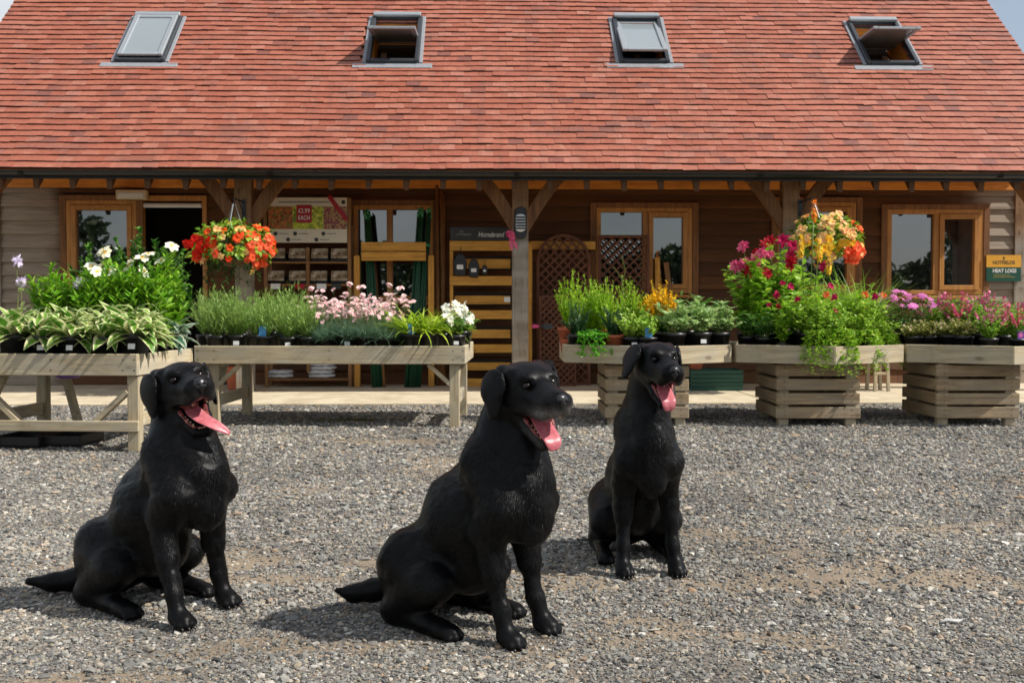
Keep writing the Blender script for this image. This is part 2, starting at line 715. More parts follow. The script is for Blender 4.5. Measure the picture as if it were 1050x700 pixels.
# --- weatherboards
mb = MB()
pitch = 0.163
z = 0.05
row = 0
r2 = np.random.default_rng(3)
while z < 2.62:
    z1 = min(z + pitch, 2.64)
    cuts = sorted({z, z1} | {q for o in openings for q in o[2:] if z + 0.004 < q < z1 - 0.004})
    for q0, q1 in zip(cuts, cuts[1:]):
        mid = (q0 + q1) / 2
        iv = [(WXL, WXR)]
        for ox0, ox1, oz0, oz1 in openings:
            if oz0 < mid < oz1:
                new = []
                for a, b in iv:
                    if ox1 <= a or ox0 >= b:
                        new.append((a, b))
                    else:
                        if ox0 > a:
                            new.append((a, ox0))
                        if ox1 < b:
                            new.append((ox1, b))
                iv = new
        for a, b in iv:
            # butt joints every few metres
            js = [a] + [x for x in (WXL + 3.1 + (row % 3) * 1.3 + 3.9 * i for i in range(4)) if a + 0.3 < x < b - 0.3] + [b]
            for ja, jb in zip(js, js[1:]):
                jb -= 0.002
                n = max(2, int((jb - ja) / 0.16) + 1)
                xs = np.linspace(ja, jb, n)
                lo = np.full(n, q0)
                if q0 == z:
                    wv = np.cumsum(r2.normal(0, 0.0022, n))
                    lo = q0 - 0.022 + np.clip(wv - wv.mean(), -0.009, 0.009)
                f0 = 1 - (q0 - z) / pitch
                f1 = 1 - (q1 - z) / pitch
                th0, th1 = 0.006 + 0.040 * f0, 0.006 + 0.040 * f1
                V = []
                for x, l in zip(xs, lo):
                    V += [(x, YW - th0, l), (x, YW - th1, q1), (x, YW + 0.02, q1), (x, YW + 0.02, l)]
                F = []
                for i in range(n - 1):
                    A, B = i * 4, i * 4 + 4
                    for j in range(4):
                        k = (j + 1) % 4
                        F.append((A + j, A + k, B + k, B + j))
                F += [(0, 3, 2, 1), tuple((n - 1) * 4 + j for j in range(4))]
                mb.add(V, F)
    z += pitch
    row += 1
bpart(mb.build('wall', M_board))

# plinth, corner boards, gables and rear wall
mb = MB()
mb.bb(WXL, DOOR[0], YW - 0.012, YW + 0.1, 0.0, 0.06)
mb.bb(DOOR[1], WXR, YW - 0.012, YW + 0.1, 0.0, 0.06)
bpart(mb.build('plinth', plain('plinth_stone', (0.16, 0.14, 0.12), 0.9, 0.3)))
YB, ZR, YR = 18.2, 0, 0
YR = (YE + 2 * YW - YE + (YB - YW)) / 2
YR = (YW + YB) / 2
ZR = ZE + (YR - YE) * TAN
for x0, x1 in ((WXL - 0.06, WXL - 0.001), (WXR + 0.001, WXR + 0.06)):
    mb = MB()
    n = 17
    zz = np.linspace(0.0, ZR - 0.25, 40)
    for a, b in zip(zz, zz[1:]):
        zt = b
        off = (YR - YE) * max(0.0, (zt - (ZE + (YW - YE) * TAN - 0.2)) / (ZR - ZE)) if zt > ZE + (YW - YE) * TAN - 0.2 else 0
        y0, y1 = YW - 0.03 + off, YB - off
        if y1 - y0 > 0.1:
            mb.bb(x0, x1, y0, y1, a, b + 0.01)
    bpart(mb.build('gable_wall', M_board))
mb = MB().bb(WXL, WXR, YB - 0.1, YB, 0, ZE + (YW - YE) * TAN - 0.3)
bpart(mb.build('rear_wall', M_board))
for x in (WXL + 0.05, WXR - 0.055):
    bpart(MB().bb(x - 0.055, x + 0.055, YW - 0.062, YW - 0.0385, 0.02, 2.34).build('corner_board', M_post, bev=0.003))
bpart(MB().bb(WXL, WXR, YW - 0.075, YW - 0.037, 2.37, 2.60).build('wall_plate', M_plate, bev=0.004))
# interior behind the doorway
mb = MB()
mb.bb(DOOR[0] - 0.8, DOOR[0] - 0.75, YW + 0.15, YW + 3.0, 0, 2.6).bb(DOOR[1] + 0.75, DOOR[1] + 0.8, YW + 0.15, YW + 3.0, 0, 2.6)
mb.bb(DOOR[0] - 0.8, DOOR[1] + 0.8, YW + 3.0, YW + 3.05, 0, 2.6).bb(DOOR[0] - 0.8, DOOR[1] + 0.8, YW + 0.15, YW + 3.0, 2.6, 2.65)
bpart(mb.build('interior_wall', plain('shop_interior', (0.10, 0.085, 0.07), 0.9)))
mb = MB()
mb.bb(DOOR[0] - 0.004, DOOR[0] + 0.05, YW - 0.05, YW + 0.06, 0, DOOR[3]).bb(DOOR[1] - 0.05, DOOR[1] + 0.004, YW - 0.05, YW + 0.06, 0, DOOR[3])
mb.bb(DOOR[0] - 0.004, DOOR[1] + 0.004, YW - 0.05, YW + 0.06, DOOR[3] - 0.002, DOOR[3] + 0.06)
dfr = bpart(mb.build('door_frame', M_frame, bev=0.004))
MB().tube([(DOOR[0] + 0.06, YW - 0.02, DOOR[3] - 0.055), (DOOR[1] - 0.06, YW - 0.02, DOOR[3] - 0.055)], 0.028, 10).build('blind_roller', M_white, dfr)
bpart(MB().bb(WXL, WXR, YP - 0.08, YW, 2.64, 2.66).build('ceiling_board', M_plate))


# --- windows
def window(k, splits, sash_on):
    a, b, c_, d_ = win_px[k]
    x0, x1, z0, z1 = wx(a), wx(c_), wz(d_), wz(b)
    f = 0.055
    mb = MB()
    y0, y1 = YW - 0.058, YW + 0.05
    mb.bb(x0, x0 + f, y0, y1, z0, z1).bb(x1 - f, x1, y0, y1, z0, z1)
    mb.bb(x0 + f, x1 - f, y0, y1, z1 - f, z1).bb(x0 + f, x1 - f, y0, y1, z0, z0 + f)
    edges = [x0 + f] + [wx(s) for s in splits] + [x1 - f]
    for s in splits:
        mb.bb(wx(s) - 0.035, wx(s) + 0.035, y0 + 0.002, y1, z0 + f, z1 - f)
    w = bpart(mb.build('window', M_frame, bev=0.004))
    for i, (e0, e1) in enumerate(zip(edges, edges[1:])):
        q0 = e0 + (0.035 if i else 0)
        q1 = e1 - (0.035 if i < len(edges) - 2 else 0)
        s = 0.0
        if sash_on[i]:
            s = 0.06
            m2 = MB()
            ya, yb = y0 - 0.014, y1 - 0.02
            m2.bb(q0 + .002, q0 + s, ya, yb, z0 + f + .002, z1 - f - .002).bb(q1 - s, q1 - .002, ya, yb, z0 + f + .002, z1 - f - .002)
            m2.bb(q0 + s, q1 - s, ya, yb, z0 + f + .002, z0 + f + s).bb(q0 + s, q1 - s, ya, yb, z1 - f - s, z1 - f - .002)
            m2.build('sash', M_frame, w, bev=0.004)
        MB().bb(q0 + s, q1 - s, YW - 0.012, YW + 0.004, z0 + f + s, z1 - f - s).build('pane', M_glass, w)
    MB().bb(x0 - 0.03, x1 + 0.03, YW - 0.10, YW - 0.0585, z0 - 0.05, z0 - 0.012).build('sill', M_frame, w, bev=0.006)
    m3 = MB()
    m3.bb(x0 - 0.075, x0 - 0.002, YW - 0.066, YW - 0.0385, z0 - 0.05, z1 + 0.06).bb(x1 + 0.002, x1 + 0.075, YW - 0.066, YW - 0.0385, z0 - 0.05, z1 + 0.06)
    m3.bb(x0 - 0.002, x1 + 0.002, YW - 0.066, YW - 0.0385, z1 + 0.002, z1 + 0.06)
    m3.build('architrave', M_oak, w, bev=0.004)
    return w


window('a', [], [True])
window('b', [400], [False, False])
window('c', [661], [False, True])
window('d', [], [True])
window('e', [958], [False, True])

# --- posts and curved braces
post_x = [-5.63, -2.63, 0.385, 3.37, 6.33]
for i, X in enumerate(post_x):
    mb = MB().bb(X - 0.088, X + 0.088, YP - 0.088, YP + 0.088, 0.0, 2.42)
    p = bpart(mb.build('post', M_post, bev=0.008))
    for s in (-1, 1):
        if (i == 0 and s < 0) or (i == 4 and s > 0):
            continue
        lo, up = [], []
        for k in range(9):
            q = k / 8
            bow = 0.045 * math.sin(PI * q)
            lo.append((X + s * (0.086 + 0.47 * q), 1.76 + 0.66 * q + bow))
            up.append((X + s * (0.086 + 0.30 * q), 2.02 + 0.40 * q + bow * 0.7))
        poly = lo + up[::-1]
        if s > 0:
            pass
        else:
            poly = poly[::-1]
        m = MB().slab_y(poly, YP - 0.045, YP + 0.045)
        o = m.build('brace', M_oak, p)
        o.matrix_parent_inverse = Matrix.Translation(Vector((0, 0, 0)))
bpart(MB().bb(WXL - 0.02, XR - 0.1, YP - 0.09, YP + 0.09, 2.425, 2.66).build('eave_beam', M_plate, bev=0.006))

# --- rafters
n_r = 33
for i in range(n_r):
    X = XL + 0.14 + i * (XR - XL - 0.28) / (n_r - 1) + 0.012 * math.sin(i * 7.3)
    d0 = 0.045
    ya, yb = YE + 0.035, YW + 0.2
    za, zb = ZE + (ya - YE) * TAN - 0.075, ZE + (yb - YE) * TAN - 0.075
    dep = 0.145 + 0.012 * math.sin(i * 3.1)
    V = [(X - .034, ya, za), (X + .034, ya, za), (X + .034, yb, zb), (X - .034, yb, zb),
         (X - .028, ya + .015, za - dep), (X + .028, ya + .015, za - dep), (X + .03, yb, zb - dep), (X - .03, yb, zb - dep)]
    m = MB().add(V, [(0, 1, 2, 3), (4, 7, 6, 5), (0, 4, 5, 1), (1, 5, 6, 2), (2, 6, 7, 3), (3, 7, 4, 0)])
    bpart(m.build('rafter', M_rafter, bev=0.003))

# --- gutter
prof = []
for k in range(11):
    a = PI + PI * k / 10
    prof.append((0.052 * math.cos(a), 0.050 * math.sin(a)))
outer = [(YE - 0.062 + y, ZE - 0.012 + zz) for y, zz in prof]
inner = [(YE - 0.062 + y * 0.9, ZE - 0.012 + zz * 0.9) for y, zz in prof][::-1]
poly = outer + inner
m = MB()
n = len(poly)
V = [(XL - 0.01, y, zz) for y, zz in poly] + [(XR + 0.01, y, zz) for y, zz in poly]
F = [(i, (i + 1) % n, n + (i + 1) % n, n + i) for i in range(n)]
m.add(V, F)
for i in range(5):
    X = XL + 1.2 + i * 2.55
    m.lathe([(0.054, -0.03), (0.054, 0.03)], 16, cap=True)
    # union collar: a short sleeve round the gutter
    V = m.v[-1]
    m.v[-1] = np.stack([X + V[:, 2], YE - 0.062 + V[:, 0], ZE - 0.013 - np.abs(V[:, 1]) - 0.002], 1)
m.bb(XL - 0.01, XR + 0.01, YE - 0.002, YE + 0.03, ZE - 0.085, ZE - 0.035)
bpart(m.build('gutter', M_black, smooth=False))


# --- roof: every tile a small cambered slab
def roofpt(x, tt, h):
    return (x, YE + tt * CS - h * SN, ZE + tt * SN + h * CS)


def roof_hit(px, py):
    """where a sight line meets the roof slope: (x, distance up the slope)"""
    d = ray(px, py)
    # z = ZE + (y-YE)*TAN
    k = (ZE - YE * TAN - CAM_H) / (d.z - d.y * TAN)
    return d.x * k, (d.y * k - YE) / CS


sk_px = [((118, 170, 67), (140, 188, 22), 0), ((375, 430, 68), (383, 433, 22), -40), ((633, 686, 68), (629, 676, 23), -9), ((886, 940, 70), (869, 919, 27), -46)]
sky_rects = []
for (a, b, yb), (c_, d_, yt), ang in sk_px:
    x0, t0 = roof_hit((a + b) / 2, yb)
    x1, t1 = roof_hit((c_ + d_) / 2, yt)
    wdt = (roof_hit(b, yb)[0] - roof_hit(a, yb)[0] + roof_hit(d_, yt)[0] - roof_hit(c_, yt)[0]) / 2
    sky_rects.append(((x0 + x1) / 2, (t0 + t1) / 2, wdt, t1 - t0, ang))

SL = math.hypot(YR - YE, ZR - ZE)
gauge, tw = 0.112, 0.166
V, F = [], []
rt = np.random.default_rng(11)
ncourse = int(SL / gauge)
xs_all, ts_all = [], []
for c in range(ncourse + 1):
    off = (c % 2) * tw / 2
    x = XL + off - tw / 2
    while x < XR:
        x0, x1 = max(x, XL), min(x + tw, XR)
        if x1 - x0 > 0.03:
            tc_ = c * gauge
            xm = (x0 + x1) / 2
            hit = any(abs(xm - sx) < sw / 2 + 0.0 and abs(tc_ + 0.1 - st) < sh / 2 - 0.02 for sx, st, sw, sh, _ in sky_rects)
            if not hit:
                xs_all.append((x0, x1))
                ts_all.append(tc_)
        x += tw
xs_all = np.array(xs_all)
ts_all = np.array(ts_all)
n = len(ts_all)
wav = 0.006 * np.sin(xs_all[:, 0] * 1.7 + ts_all * 0.6) + 0.004 * np.sin(xs_all[:, 0] * 4.1 + 2 + ts_all * 2.3)
tj = ts_all + rt.normal(0, 0.0018, n) + wav
hj = rt.normal(0, 0.0016, n)
g = 0.0008
x0 = xs_all[:, 0] + g + rt.normal(0, 0.0006, n)
x1 = xs_all[:, 1] - g + rt.normal(0, 0.0006, n)
LT = 0.20
sk = rt.normal(0, 0.002, n)
mb = MB()


def rp3(x, tt, h):
    return np.stack([x, YE + tt * CS - h * SN, ZE + tt * SN + h * CS], 1)


xm = (x0 + x1) / 2
cam_ = 0.0004
rows_v = []
for tt, hb, ht in ((tj, 0.019 + hj, 0.043 + hj), (tj + LT, 0.0 + hj, 0.018 + hj)):
    for x, dt, dh in ((x0, -sk, -cam_), (xm, 0 * sk, 0.0), (x1, sk, -cam_)):
        rows_v.append(rp3(x, tt + dt, hb + dh))
        rows_v.append(rp3(x, tt + dt, ht + dh))
VV = np.stack(rows_v, 1)  # n,12,3 ; tail: L b,t M b,t R b,t ; head likewise
FF = np.array([(1, 3, 9, 7), (3, 5, 11, 9), (0, 2, 3, 1), (2, 4, 5, 3), (0, 1, 7, 6), (4, 10, 11, 5)])
A = (FF[None] + (np.arange(n) * 12)[:, None, None]).reshape(-1, 4)
mb.add(VV.reshape(-1, 3), A)
roof = bpart(mb.build('roof', M_tile))
# lower tile edges painted dark as the shadow line under each course
M_edge_shade = plain('tile_edge_shade', srgb(74, 48, 42), 0.9, 0.3, 20)
roof.data.materials.append(M_edge_shade)
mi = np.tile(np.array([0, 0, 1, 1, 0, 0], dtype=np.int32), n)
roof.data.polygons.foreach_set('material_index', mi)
# deck under the tiles, with holes for the roof windows
mb = MB()
tlo = min(s[1] - s[3] / 2 for s in sky_rects) + 0.04
thi = max(s[1] + s[3] / 2 for s in sky_rects) - 0.04


def deck(xa, xb, ta, tb):
    P = [roofpt(xa, ta, -0.004), roofpt(xb, ta, -0.004), roofpt(xb, tb, -0.004), roofpt(xa, tb, -0.004),
         roofpt(xa, ta, -0.05), roofpt(xb, ta, -0.05), roofpt(xb, tb, -0.05), roofpt(xa, tb, -0.05)]
    mb.add(P, [(0, 1, 2, 3), (4, 7, 6, 5), (0, 4, 5, 1), (1, 5, 6, 2), (2, 6, 7, 3), (3, 7, 4, 0)])


deck(XL + 0.01, XR - 0.01, 0.03, tlo)
deck(XL + 0.01, XR - 0.01, thi, SL)
ed = XL + 0.01
for sx, st, sw, sh, _ in sorted(sky_rects):
    deck(ed, sx - sw / 2 + 0.04, tlo, thi)
    ed = sx + sw / 2 - 0.04
deck(ed, XR - 0.01, tlo, thi)
mb.build('roof_deck', M_plate, roof)
mb = MB()
P = [(XL, YR, ZR + 0.02), (XR, YR, ZR + 0.02), (XR, 2 * YR - YE, ZE), (XL, 2 * YR - YE, ZE), (XL, YR, ZR - 0.06), (XR, YR, ZR - 0.06), (XR, 2 * YR - YE, ZE - 0.08), (XL, 2 * YR - YE, ZE - 0.08)]
mb.add(P, [(0, 1, 2, 3)[::-1], (4, 5, 6, 7), (0, 4, 7, 3), (1, 2, 6, 5), (2, 3, 7, 6), (0, 1, 5, 4)])
mb.build('rear_slope', M_tile, roof)
mb = MB()
for i in range(28):
    xa = XL + (XR - XL) * i / 28
    mb.tube([(xa + .003, YR, ZR - 0.03), (xa + (XR - XL) / 28 - .003, YR, ZR - 0.03)], 0.11, 12)
mb.build('ridge_tiles', M_tile, roof)

# --- roof windows
for i, (sx, st, sw, sh, ang) in enumerate(sky_rects):
    hw, hh = sw / 2, sh / 2
    b = 0.05
    mb = MB()
    mb.bb(-hw, -hw + b, -hh, hh, -0.03, 0.065).bb(hw - b, hw, -hh, hh, -0.03, 0.065)
    mb.bb(-hw + b, hw - b, -hh, -hh + b, -0.03, 0.06).bb(-hw + b, hw - b, hh - b, hh, -0.03, 0.065)
    s = bpart(mb.build('roof_window', M_alud, bev=0.006))
    s.location = Vector(roofpt(sx, st, 0.02))
    s.rotation_euler = (math.atan(TAN), 0, 0)
    MB().bb(-hw + 0.015, hw - 0.015, hh - 0.055, hh + 0.02, 0.0665, 0.105).build('top_cover', M_alu, s, bev=0.008)
    c2 = MB()
    ap = 0.16
    c2.bb(-hw - ap, hw + ap, -hh - 0.10, -hh - 0.002, 0.014, 0.022)
    c2.bb(-hw - 0.045, -hw - 0.002, -hh, hh + 0.03, 0.016, 0.035).bb(hw + 0.002, hw + 0.045, -hh, hh + 0.03, 0.016, 0.035)
    c2.build('flashing', M_lead, s, bev=0.004)
    # well lined in pine, dark at its inner end
    c3 = MB()
    c3.bb(-hw + b - 0.012, -hw + b, -hh + b, hh - b, -0.32, -0.03).bb(hw - b, hw - b + 0.012, -hh + b, hh - b, -0.32, -0.03)
    c3.bb(-hw + b, hw - b, -hh + b - 0.012, -hh + b, -0.32, -0.03).bb(-hw + b, hw - b, hh - b, hh - b + 0.012, -0.32, -0.03)
    c3.build('reveal', M_plate, s)
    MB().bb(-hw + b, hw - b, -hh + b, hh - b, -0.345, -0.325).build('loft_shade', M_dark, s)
    # sash turning on a pivot half way up
    q = 0.062
    sw2, sh2 = hw - 0.03, hh - 0.05
    m = MB()
    for z0_, z1_ in ((0.0, 0.035),):
        m.bb(-sw2, -sw2 + q, -sh2, sh2, z0_, z1_).bb(sw2 - q, sw2, -sh2, sh2, z0_, z1_)
        m.bb(-sw2 + q, sw2 - q, -sh2, -sh2 + q, z0_, z1_ - 0.003).bb(-sw2 + q, sw2 - q, sh2 - q, sh2, z0_, z1_ - 0.003)
    sa = m.build('sash', M_alu, s, bev=0.006)
    sa.location = (0, 0, 0.067)
    sa.rotation_euler = (R(ang), 0, 0)
    pn = MB().bb(-sw2 + q, sw2 - q, -sh2 + q, sh2 - q, 0.008, 0.018).build('pane', M_skyglass, s)
    pn.location = sa.location
    pn.rotation_euler = sa.rotation_euler

# --- lamp on the middle post
lp = tag(empty('bulkhead_lamp', (0.385, YP - 0.09, W(534, 229, YP - 0.1).z)), 'black ribbed bulkhead lamp fixed high on the middle veranda post', 'lamp')
prof = []
w_, h_ = 0.068, 0.175
oval = [(w_ * math.cos(a), (h_ - w_) * (1 if math.sin(a) > 0 else -1) + w_ * math.sin(a)) for a in [k * 2 * PI / 28 + 0.01 for k in range(28)]]
MB().slab_y([(x, zz) for x, zz in oval], -0.06, -0.002).build('body', M_black, lp, bev=0.008)
MB().slab_y([(x * 0.8, zz * 0.55) for x, zz in oval], -0.078, -0.061).build('lens', plain('lamp_lens', (0.75, 0.76, 0.74), 0.25), lp, bev=0.006)
m = MB()
for k in range(5):
    m.box((0, -0.078, -0.06 + k * 0.03), (0.128, 0.03, 0.015))
m.build('louvre', M_black, lp, bev=0.003)

# --- small light box under the soffit on the far left
p0, p1 = W(121, 195, YW - 0.09), W(152, 205, YW - 0.09)
fl = tag(empty('wall_light', ((p0.x + p1.x) / 2, YW - 0.076, (p0.z + p1.z) / 2)), 'cream box light fixed above the open shop doorway', 'light fitting')
MB().bb(-0.18, 0.18, -0.09, -0.001, -0.055, 0.055).build('housing', plain('cream_plastic', srgb(206, 188, 150), 0.5), fl, bev=0.01)
MB().bb(-0.15, 0.15, -0.10, -0.091, -0.04, 0.02).build('cover', M_white, fl, bev=0.005)
# ================================================================== GROUND
def vnoise(x, y, seed=0):
    """smooth value noise, vectorised"""
    xi, yi = np.floor(x).astype(np.int64), np.floor(y).astype(np.int64)
    xf, yf = x - xi, y - yi
    u, v = xf * xf * (3 - 2 * xf), yf * yf * (3 - 2 * yf)

    def h(a, b):
        k = (a * 374761393 + b * 668265263 + seed * 144665) & 0x7FFFFFFF
        k = ((k ^ (k >> 13)) * 1274126177) & 0x7FFFFFFF
        return ((k ^ (k >> 16)) & 0xFFFF) / 65535.0
    return (h(xi, yi) * (1 - u) + h(xi + 1, yi) * u) * (1 - v) + (h(xi, yi + 1) * (1 - u) + h(xi + 1, yi + 1) * u) * v


def fbm(x, y, s=0, o=4):
    a, r, f = 0.5, 0, 1
    for i in range(o):
        r = r + a * vnoise(x * f, y * f, s + i)
        a *= 0.5
        f *= 2.07
    return r / 0.94


sand_spots = []
for px, py, rx, ry in ((900, 588, 140, 12), (760, 590, 90, 10), (455, 478, 45, 10), (180, 572, 150, 9), (390, 575, 60, 8), (330, 668, 120, 10), (780, 655, 120, 9),
                       (560, 588, 60, 12), (700, 553, 45, 7), (100, 690, 120, 9), (420, 452, 90, 3), (930, 540, 90, 5), (300, 655, 60, 12), (640, 640, 60, 7), (250, 595, 110, 8)):
    c = G(px, py)
    s = (CAM_H / ((py - 315) / 1050)) / 1050
    sand_spots.append((c.x, c.y, rx * s, ry * s * (c.y / CAM_H)))


def sand_mask(x, y):
    m = np.zeros_like(x)
    wx_ = x + 0.5 * (fbm(x * 1.7, y * 1.7, 5) - 0.5)
    wy_ = y + 0.5 * (fbm(x * 1.7, y * 1.7, 9) - 0.5)
    for cx, cy, rx, ry in sand_spots:
        m = np.maximum(m, np.exp(-(((wx_ - cx) / rx) ** 2 + ((wy_ - cy) / ry) ** 2)))
    b = fbm(x * 2.2, y * 2.2, 21)
    m = np.clip(m * 1.1 + (b - 0.5) * 1.5 + (fbm(x * 9.0, y * 9.0, 55) - 0.5) * 0.9, 0, 1)
    return np.clip((m - 0.22) * 2.0, 0, 1)


SLAB_Y = 9.95


def ground_h(x, y):
    e = np.clip((SLAB_Y - 0.3 - y) / 0.8, 0, 1)
    return 0.010 * (fbm(x * 1.1, y * 1.1, 31) - 0.5) * 2 * e


xs = np.arange(-7.5, 7.51, 0.05)
ys = np.arange(1.6, 10.41, 0.05)
gx, gy = np.meshgrid(xs, ys)
gz = ground_h(gx, gy)
fade = np.minimum(np.clip((7.5 - np.abs(gx)) / 0.5, 0, 1), np.clip((gy - 1.6) / 0.4, 0, 1))
gz = gz * fade
nx, ny = len(xs), len(ys)
V = np.stack([gx.ravel(), gy.ravel(), gz.ravel()], 1)
ii, jj = np.meshgrid(np.arange(nx - 1), np.arange(ny - 1))
a = (jj * nx + ii).ravel()
F = np.stack([a, a + 1, a + nx + 1, a + nx], 1)
mb = MB().add(V, F)
# the same sheet carries on to the horizon
B = [(-400, -300, -0.0), (400, -300, -0.0), (400, 400, -0.0), (-400, 400, -0.0), (-7.5, 1.6, 0), (7.5, 1.6, 0), (7.5, 10.4, 0), (-7.5, 10.4, 0)]
mb.add(B, [(0, 1, 5, 4), (1, 2, 6, 5), (2, 3, 7, 6), (3, 0, 4, 7)])


def gravel_base():
    t = NT('gravel_bed')
    v = t.mapping()
    vo = t.n('ShaderNodeTexVoronoi')
    vo.inputs['Scale'].default_value = 85
    t.l(v, vo.inputs['Vector'])
    sp = t.n('ShaderNodeSeparateColor')
    t.l(vo.outputs['Color'], sp.inputs[0])
    gcol = t.ramp(sp.outputs[0], [(0.0, srgb(74, 71, 67)), (0.35, srgb(103, 99, 92)), (0.7, srgb(125, 119, 111)), (0.9, srgb(122, 108, 94)), (1.0, srgb(157, 151, 145))])
    at = t.n('ShaderNodeAttribute', attribute_name='sand')
    f = t.noise(v, 9, 6, 0.7)
    f2 = t.noise(v, 160, 3, 0.7)
    sand = t.ramp(t.math('ADD', t.math('MULTIPLY', f, 0.45), t.math('MULTIPLY', f2, 0.55)), [(0.3, srgb(102, 90, 76)), (0.5, srgb(134, 119, 100)), (0.7, srgb(157, 142, 121))])
    m = t.math('ADD', at.outputs['Fac'], t.math('MULTIPLY', t.math('SUBTRACT', sp.outputs[1], 0.5), 0.7))
    m = t.ramp(m, [(0.32, (0, 0, 0)), (0.5, (1, 1, 1))])
    c = t.mix(m, gcol, sand)
    h = t.math('ADD', t.math('MULTIPLY', vo.outputs['Distance'], -1.0), t.math('MULTIPLY', f2, 0.4))
    lo = t.noise(v, 0.75, 5, 0.65)
    c = t.mix(1.0, c, t.ramp(lo, [(0.32, (0.74, 0.73, 0.72)), (0.5, (1.0, 1.0, 1.0)), (0.68, (1.3, 1.28, 1.25))]), 'MULTIPLY')
    t.bump(h, 0.7, 0.006)
    return t.set(c, 0.9)


M_ground = gravel_base()
gr = kind(mb.build('ground', M_ground, smooth=True), 'structure')
at = gr.data.attributes.new('sand', 'FLOAT', 'POINT')
sv = np.zeros(len(gr.data.vertices))
sv[:nx * ny] = sand_mask(gx.ravel(), gy.ravel())
at.data.foreach_set('value', sv)


# --- the loose stones themselves, packed by perspective-independent density, finer in front where they can be told apart
def gravel_stone_mat():
    t = NT('gravel_stone')
    isl = t.island()
    c = t.ramp(isl, [(0.0, srgb(67, 66, 65)), (0.15, srgb(96, 94, 92)), (0.4, srgb(123, 122, 118)), (0.62, srgb(142, 141, 135)), (0.74, srgb(132, 126, 113)), (0.84, srgb(156, 142, 122)), (0.9, srgb(173, 171, 166)), (0.95, srgb(145, 120, 94)), (1.0, srgb(200, 199, 191))])
    v = t.mapping()
    f = t.noise(v, 140, 4, 0.7)
    c = t.mix(0.6, c, t.ramp(f, [(0.3, (0.65, 0.64, 0.62)), (0.7, (1.3, 1.29, 1.27))]), 'MULTIPLY')
    lo = t.noise(v, 0.75, 5, 0.65)
    c = t.mix(1.0, c, t.ramp(lo, [(0.32, (0.78, 0.77, 0.76)), (0.5, (1.06, 1.06, 1.06)), (0.68, (1.38, 1.36, 1.33))]), 'MULTIPLY')
    return t.set(c, 0.85)


ph = (1 + 5 ** 0.5) / 2
ICO = nrm(np.array([(-1, ph, 0), (1, ph, 0), (-1, -ph, 0), (1, -ph, 0), (0, -1, ph), (0, 1, ph), (0, -1, -ph), (0, 1, -ph), (ph, 0, -1), (ph, 0, 1), (-ph, 0, -1), (-ph, 0, 1)], float))
ICF = np.array([(0, 11, 5), (0, 5, 1), (0, 1, 7), (0, 7, 10), (0, 10, 11), (1, 5, 9), (5, 11, 4), (11, 10, 2), (10, 7, 6), (7, 1, 8), (3, 9, 4), (3, 4, 2), (3, 2, 6), (3, 6, 8), (3, 8, 9), (4, 9, 5), (2, 4, 11), (6, 2, 10), (8, 6, 7), (9, 8, 1)])
rs = np.random.default_rng(5)
P, S = [], []
for y0, y1, dens, mean in ((1.75, 3.2, 20000, 0.0034), (3.2, 4.6, 11500, 0.0042), (4.6, 6.4, 6000, 0.0052), (6.4, 10.1, 2800, 0.0066)):
    hw0 = 0.66 * y1 + 0.8
    n = int((y1 - y0) * hw0 * 2 * dens)
    x = rs.uniform(-hw0, hw0, n)
    y = rs.uniform(y0, y1, n)
    keep = np.abs(x) < np.minimum(0.66 * y + 0.8, 7.3)
    keep &= (np.abs(x) < 0.54 * y + 0.2) | (rs.random(len(x)) < 0.6)
    x, y = x[keep], y[keep]
    sd = sand_mask(x, y)
    cl = fbm(x * 3.1, y * 3.1, 77)
    keep = rs.random(len(x)) < np.clip(1.0 - 0.66 * sd, 0.3, 1) * np.clip(0.05 + 1.7 * cl, 0.15, 1)
    keep &= ~((y > SLAB_Y - 0.1) & (rs.random(len(x)) < 0.6))
    x, y = x[keep], y[keep]
    s = mean * np.exp(rs.normal(0, 0.42, len(x)))
    big = rs.random(len(x)) < 0.012
    s = np.where(big, s * rs.uniform(1.6, 2.3, len(x)), s)
    s = np.minimum(s, 0.0165)
    P.append(np.stack([x, y], 1))
    S.append(s)
P = np.concatenate(P)
S = np.concatenate(S)
n = len(S)
rad = 1 + rs.normal(0, 0.26, (n, 12))
st = ICO[None] * rad[:, :, None]
sc3 = np.stack([rs.uniform(0.8, 1.7, n), rs.uniform(0.7, 1.15, n), rs.uniform(0.4, 0.8, n)], 1)
st = st * sc3[:, None, :]
an = rs.uniform(0, 2 * PI, n)
ca, sa = np.cos(an)[:, None], np.sin(an)[:, None]
tl = rs.normal(0, 0.35, n)
ct, s_t = np.cos(tl)[:, None], np.sin(tl)[:, None]
x_, y_, z_ = st[:, :, 0], st[:, :, 1], st[:, :, 2]
y_, z_ = y_ * ct - z_ * s_t, y_ * s_t + z_ * ct
x_, y_ = x_ * ca - y_ * sa, x_ * sa + y_ * ca
st = np.stack([x_, y_, z_], 2) * S[:, None, None]
st[:, :, 0] += P[:, 0][:, None]
st[:, :, 1] += P[:, 1][:, None]
st[:, :, 2] += (ground_h(P[:, 0], P[:, 1]) + S * 0.30)[:, None]
mb = MB().add(st.reshape(-1, 3), (ICF[None] + (np.arange(n) * 12)[:, None, None]).reshape(-1, 3))
M_stone = gravel_stone_mat()
gv = kind(mb.build('gravel', M_stone), 'stuff')
gv['label'] = 'loose grey gravel over the yard'


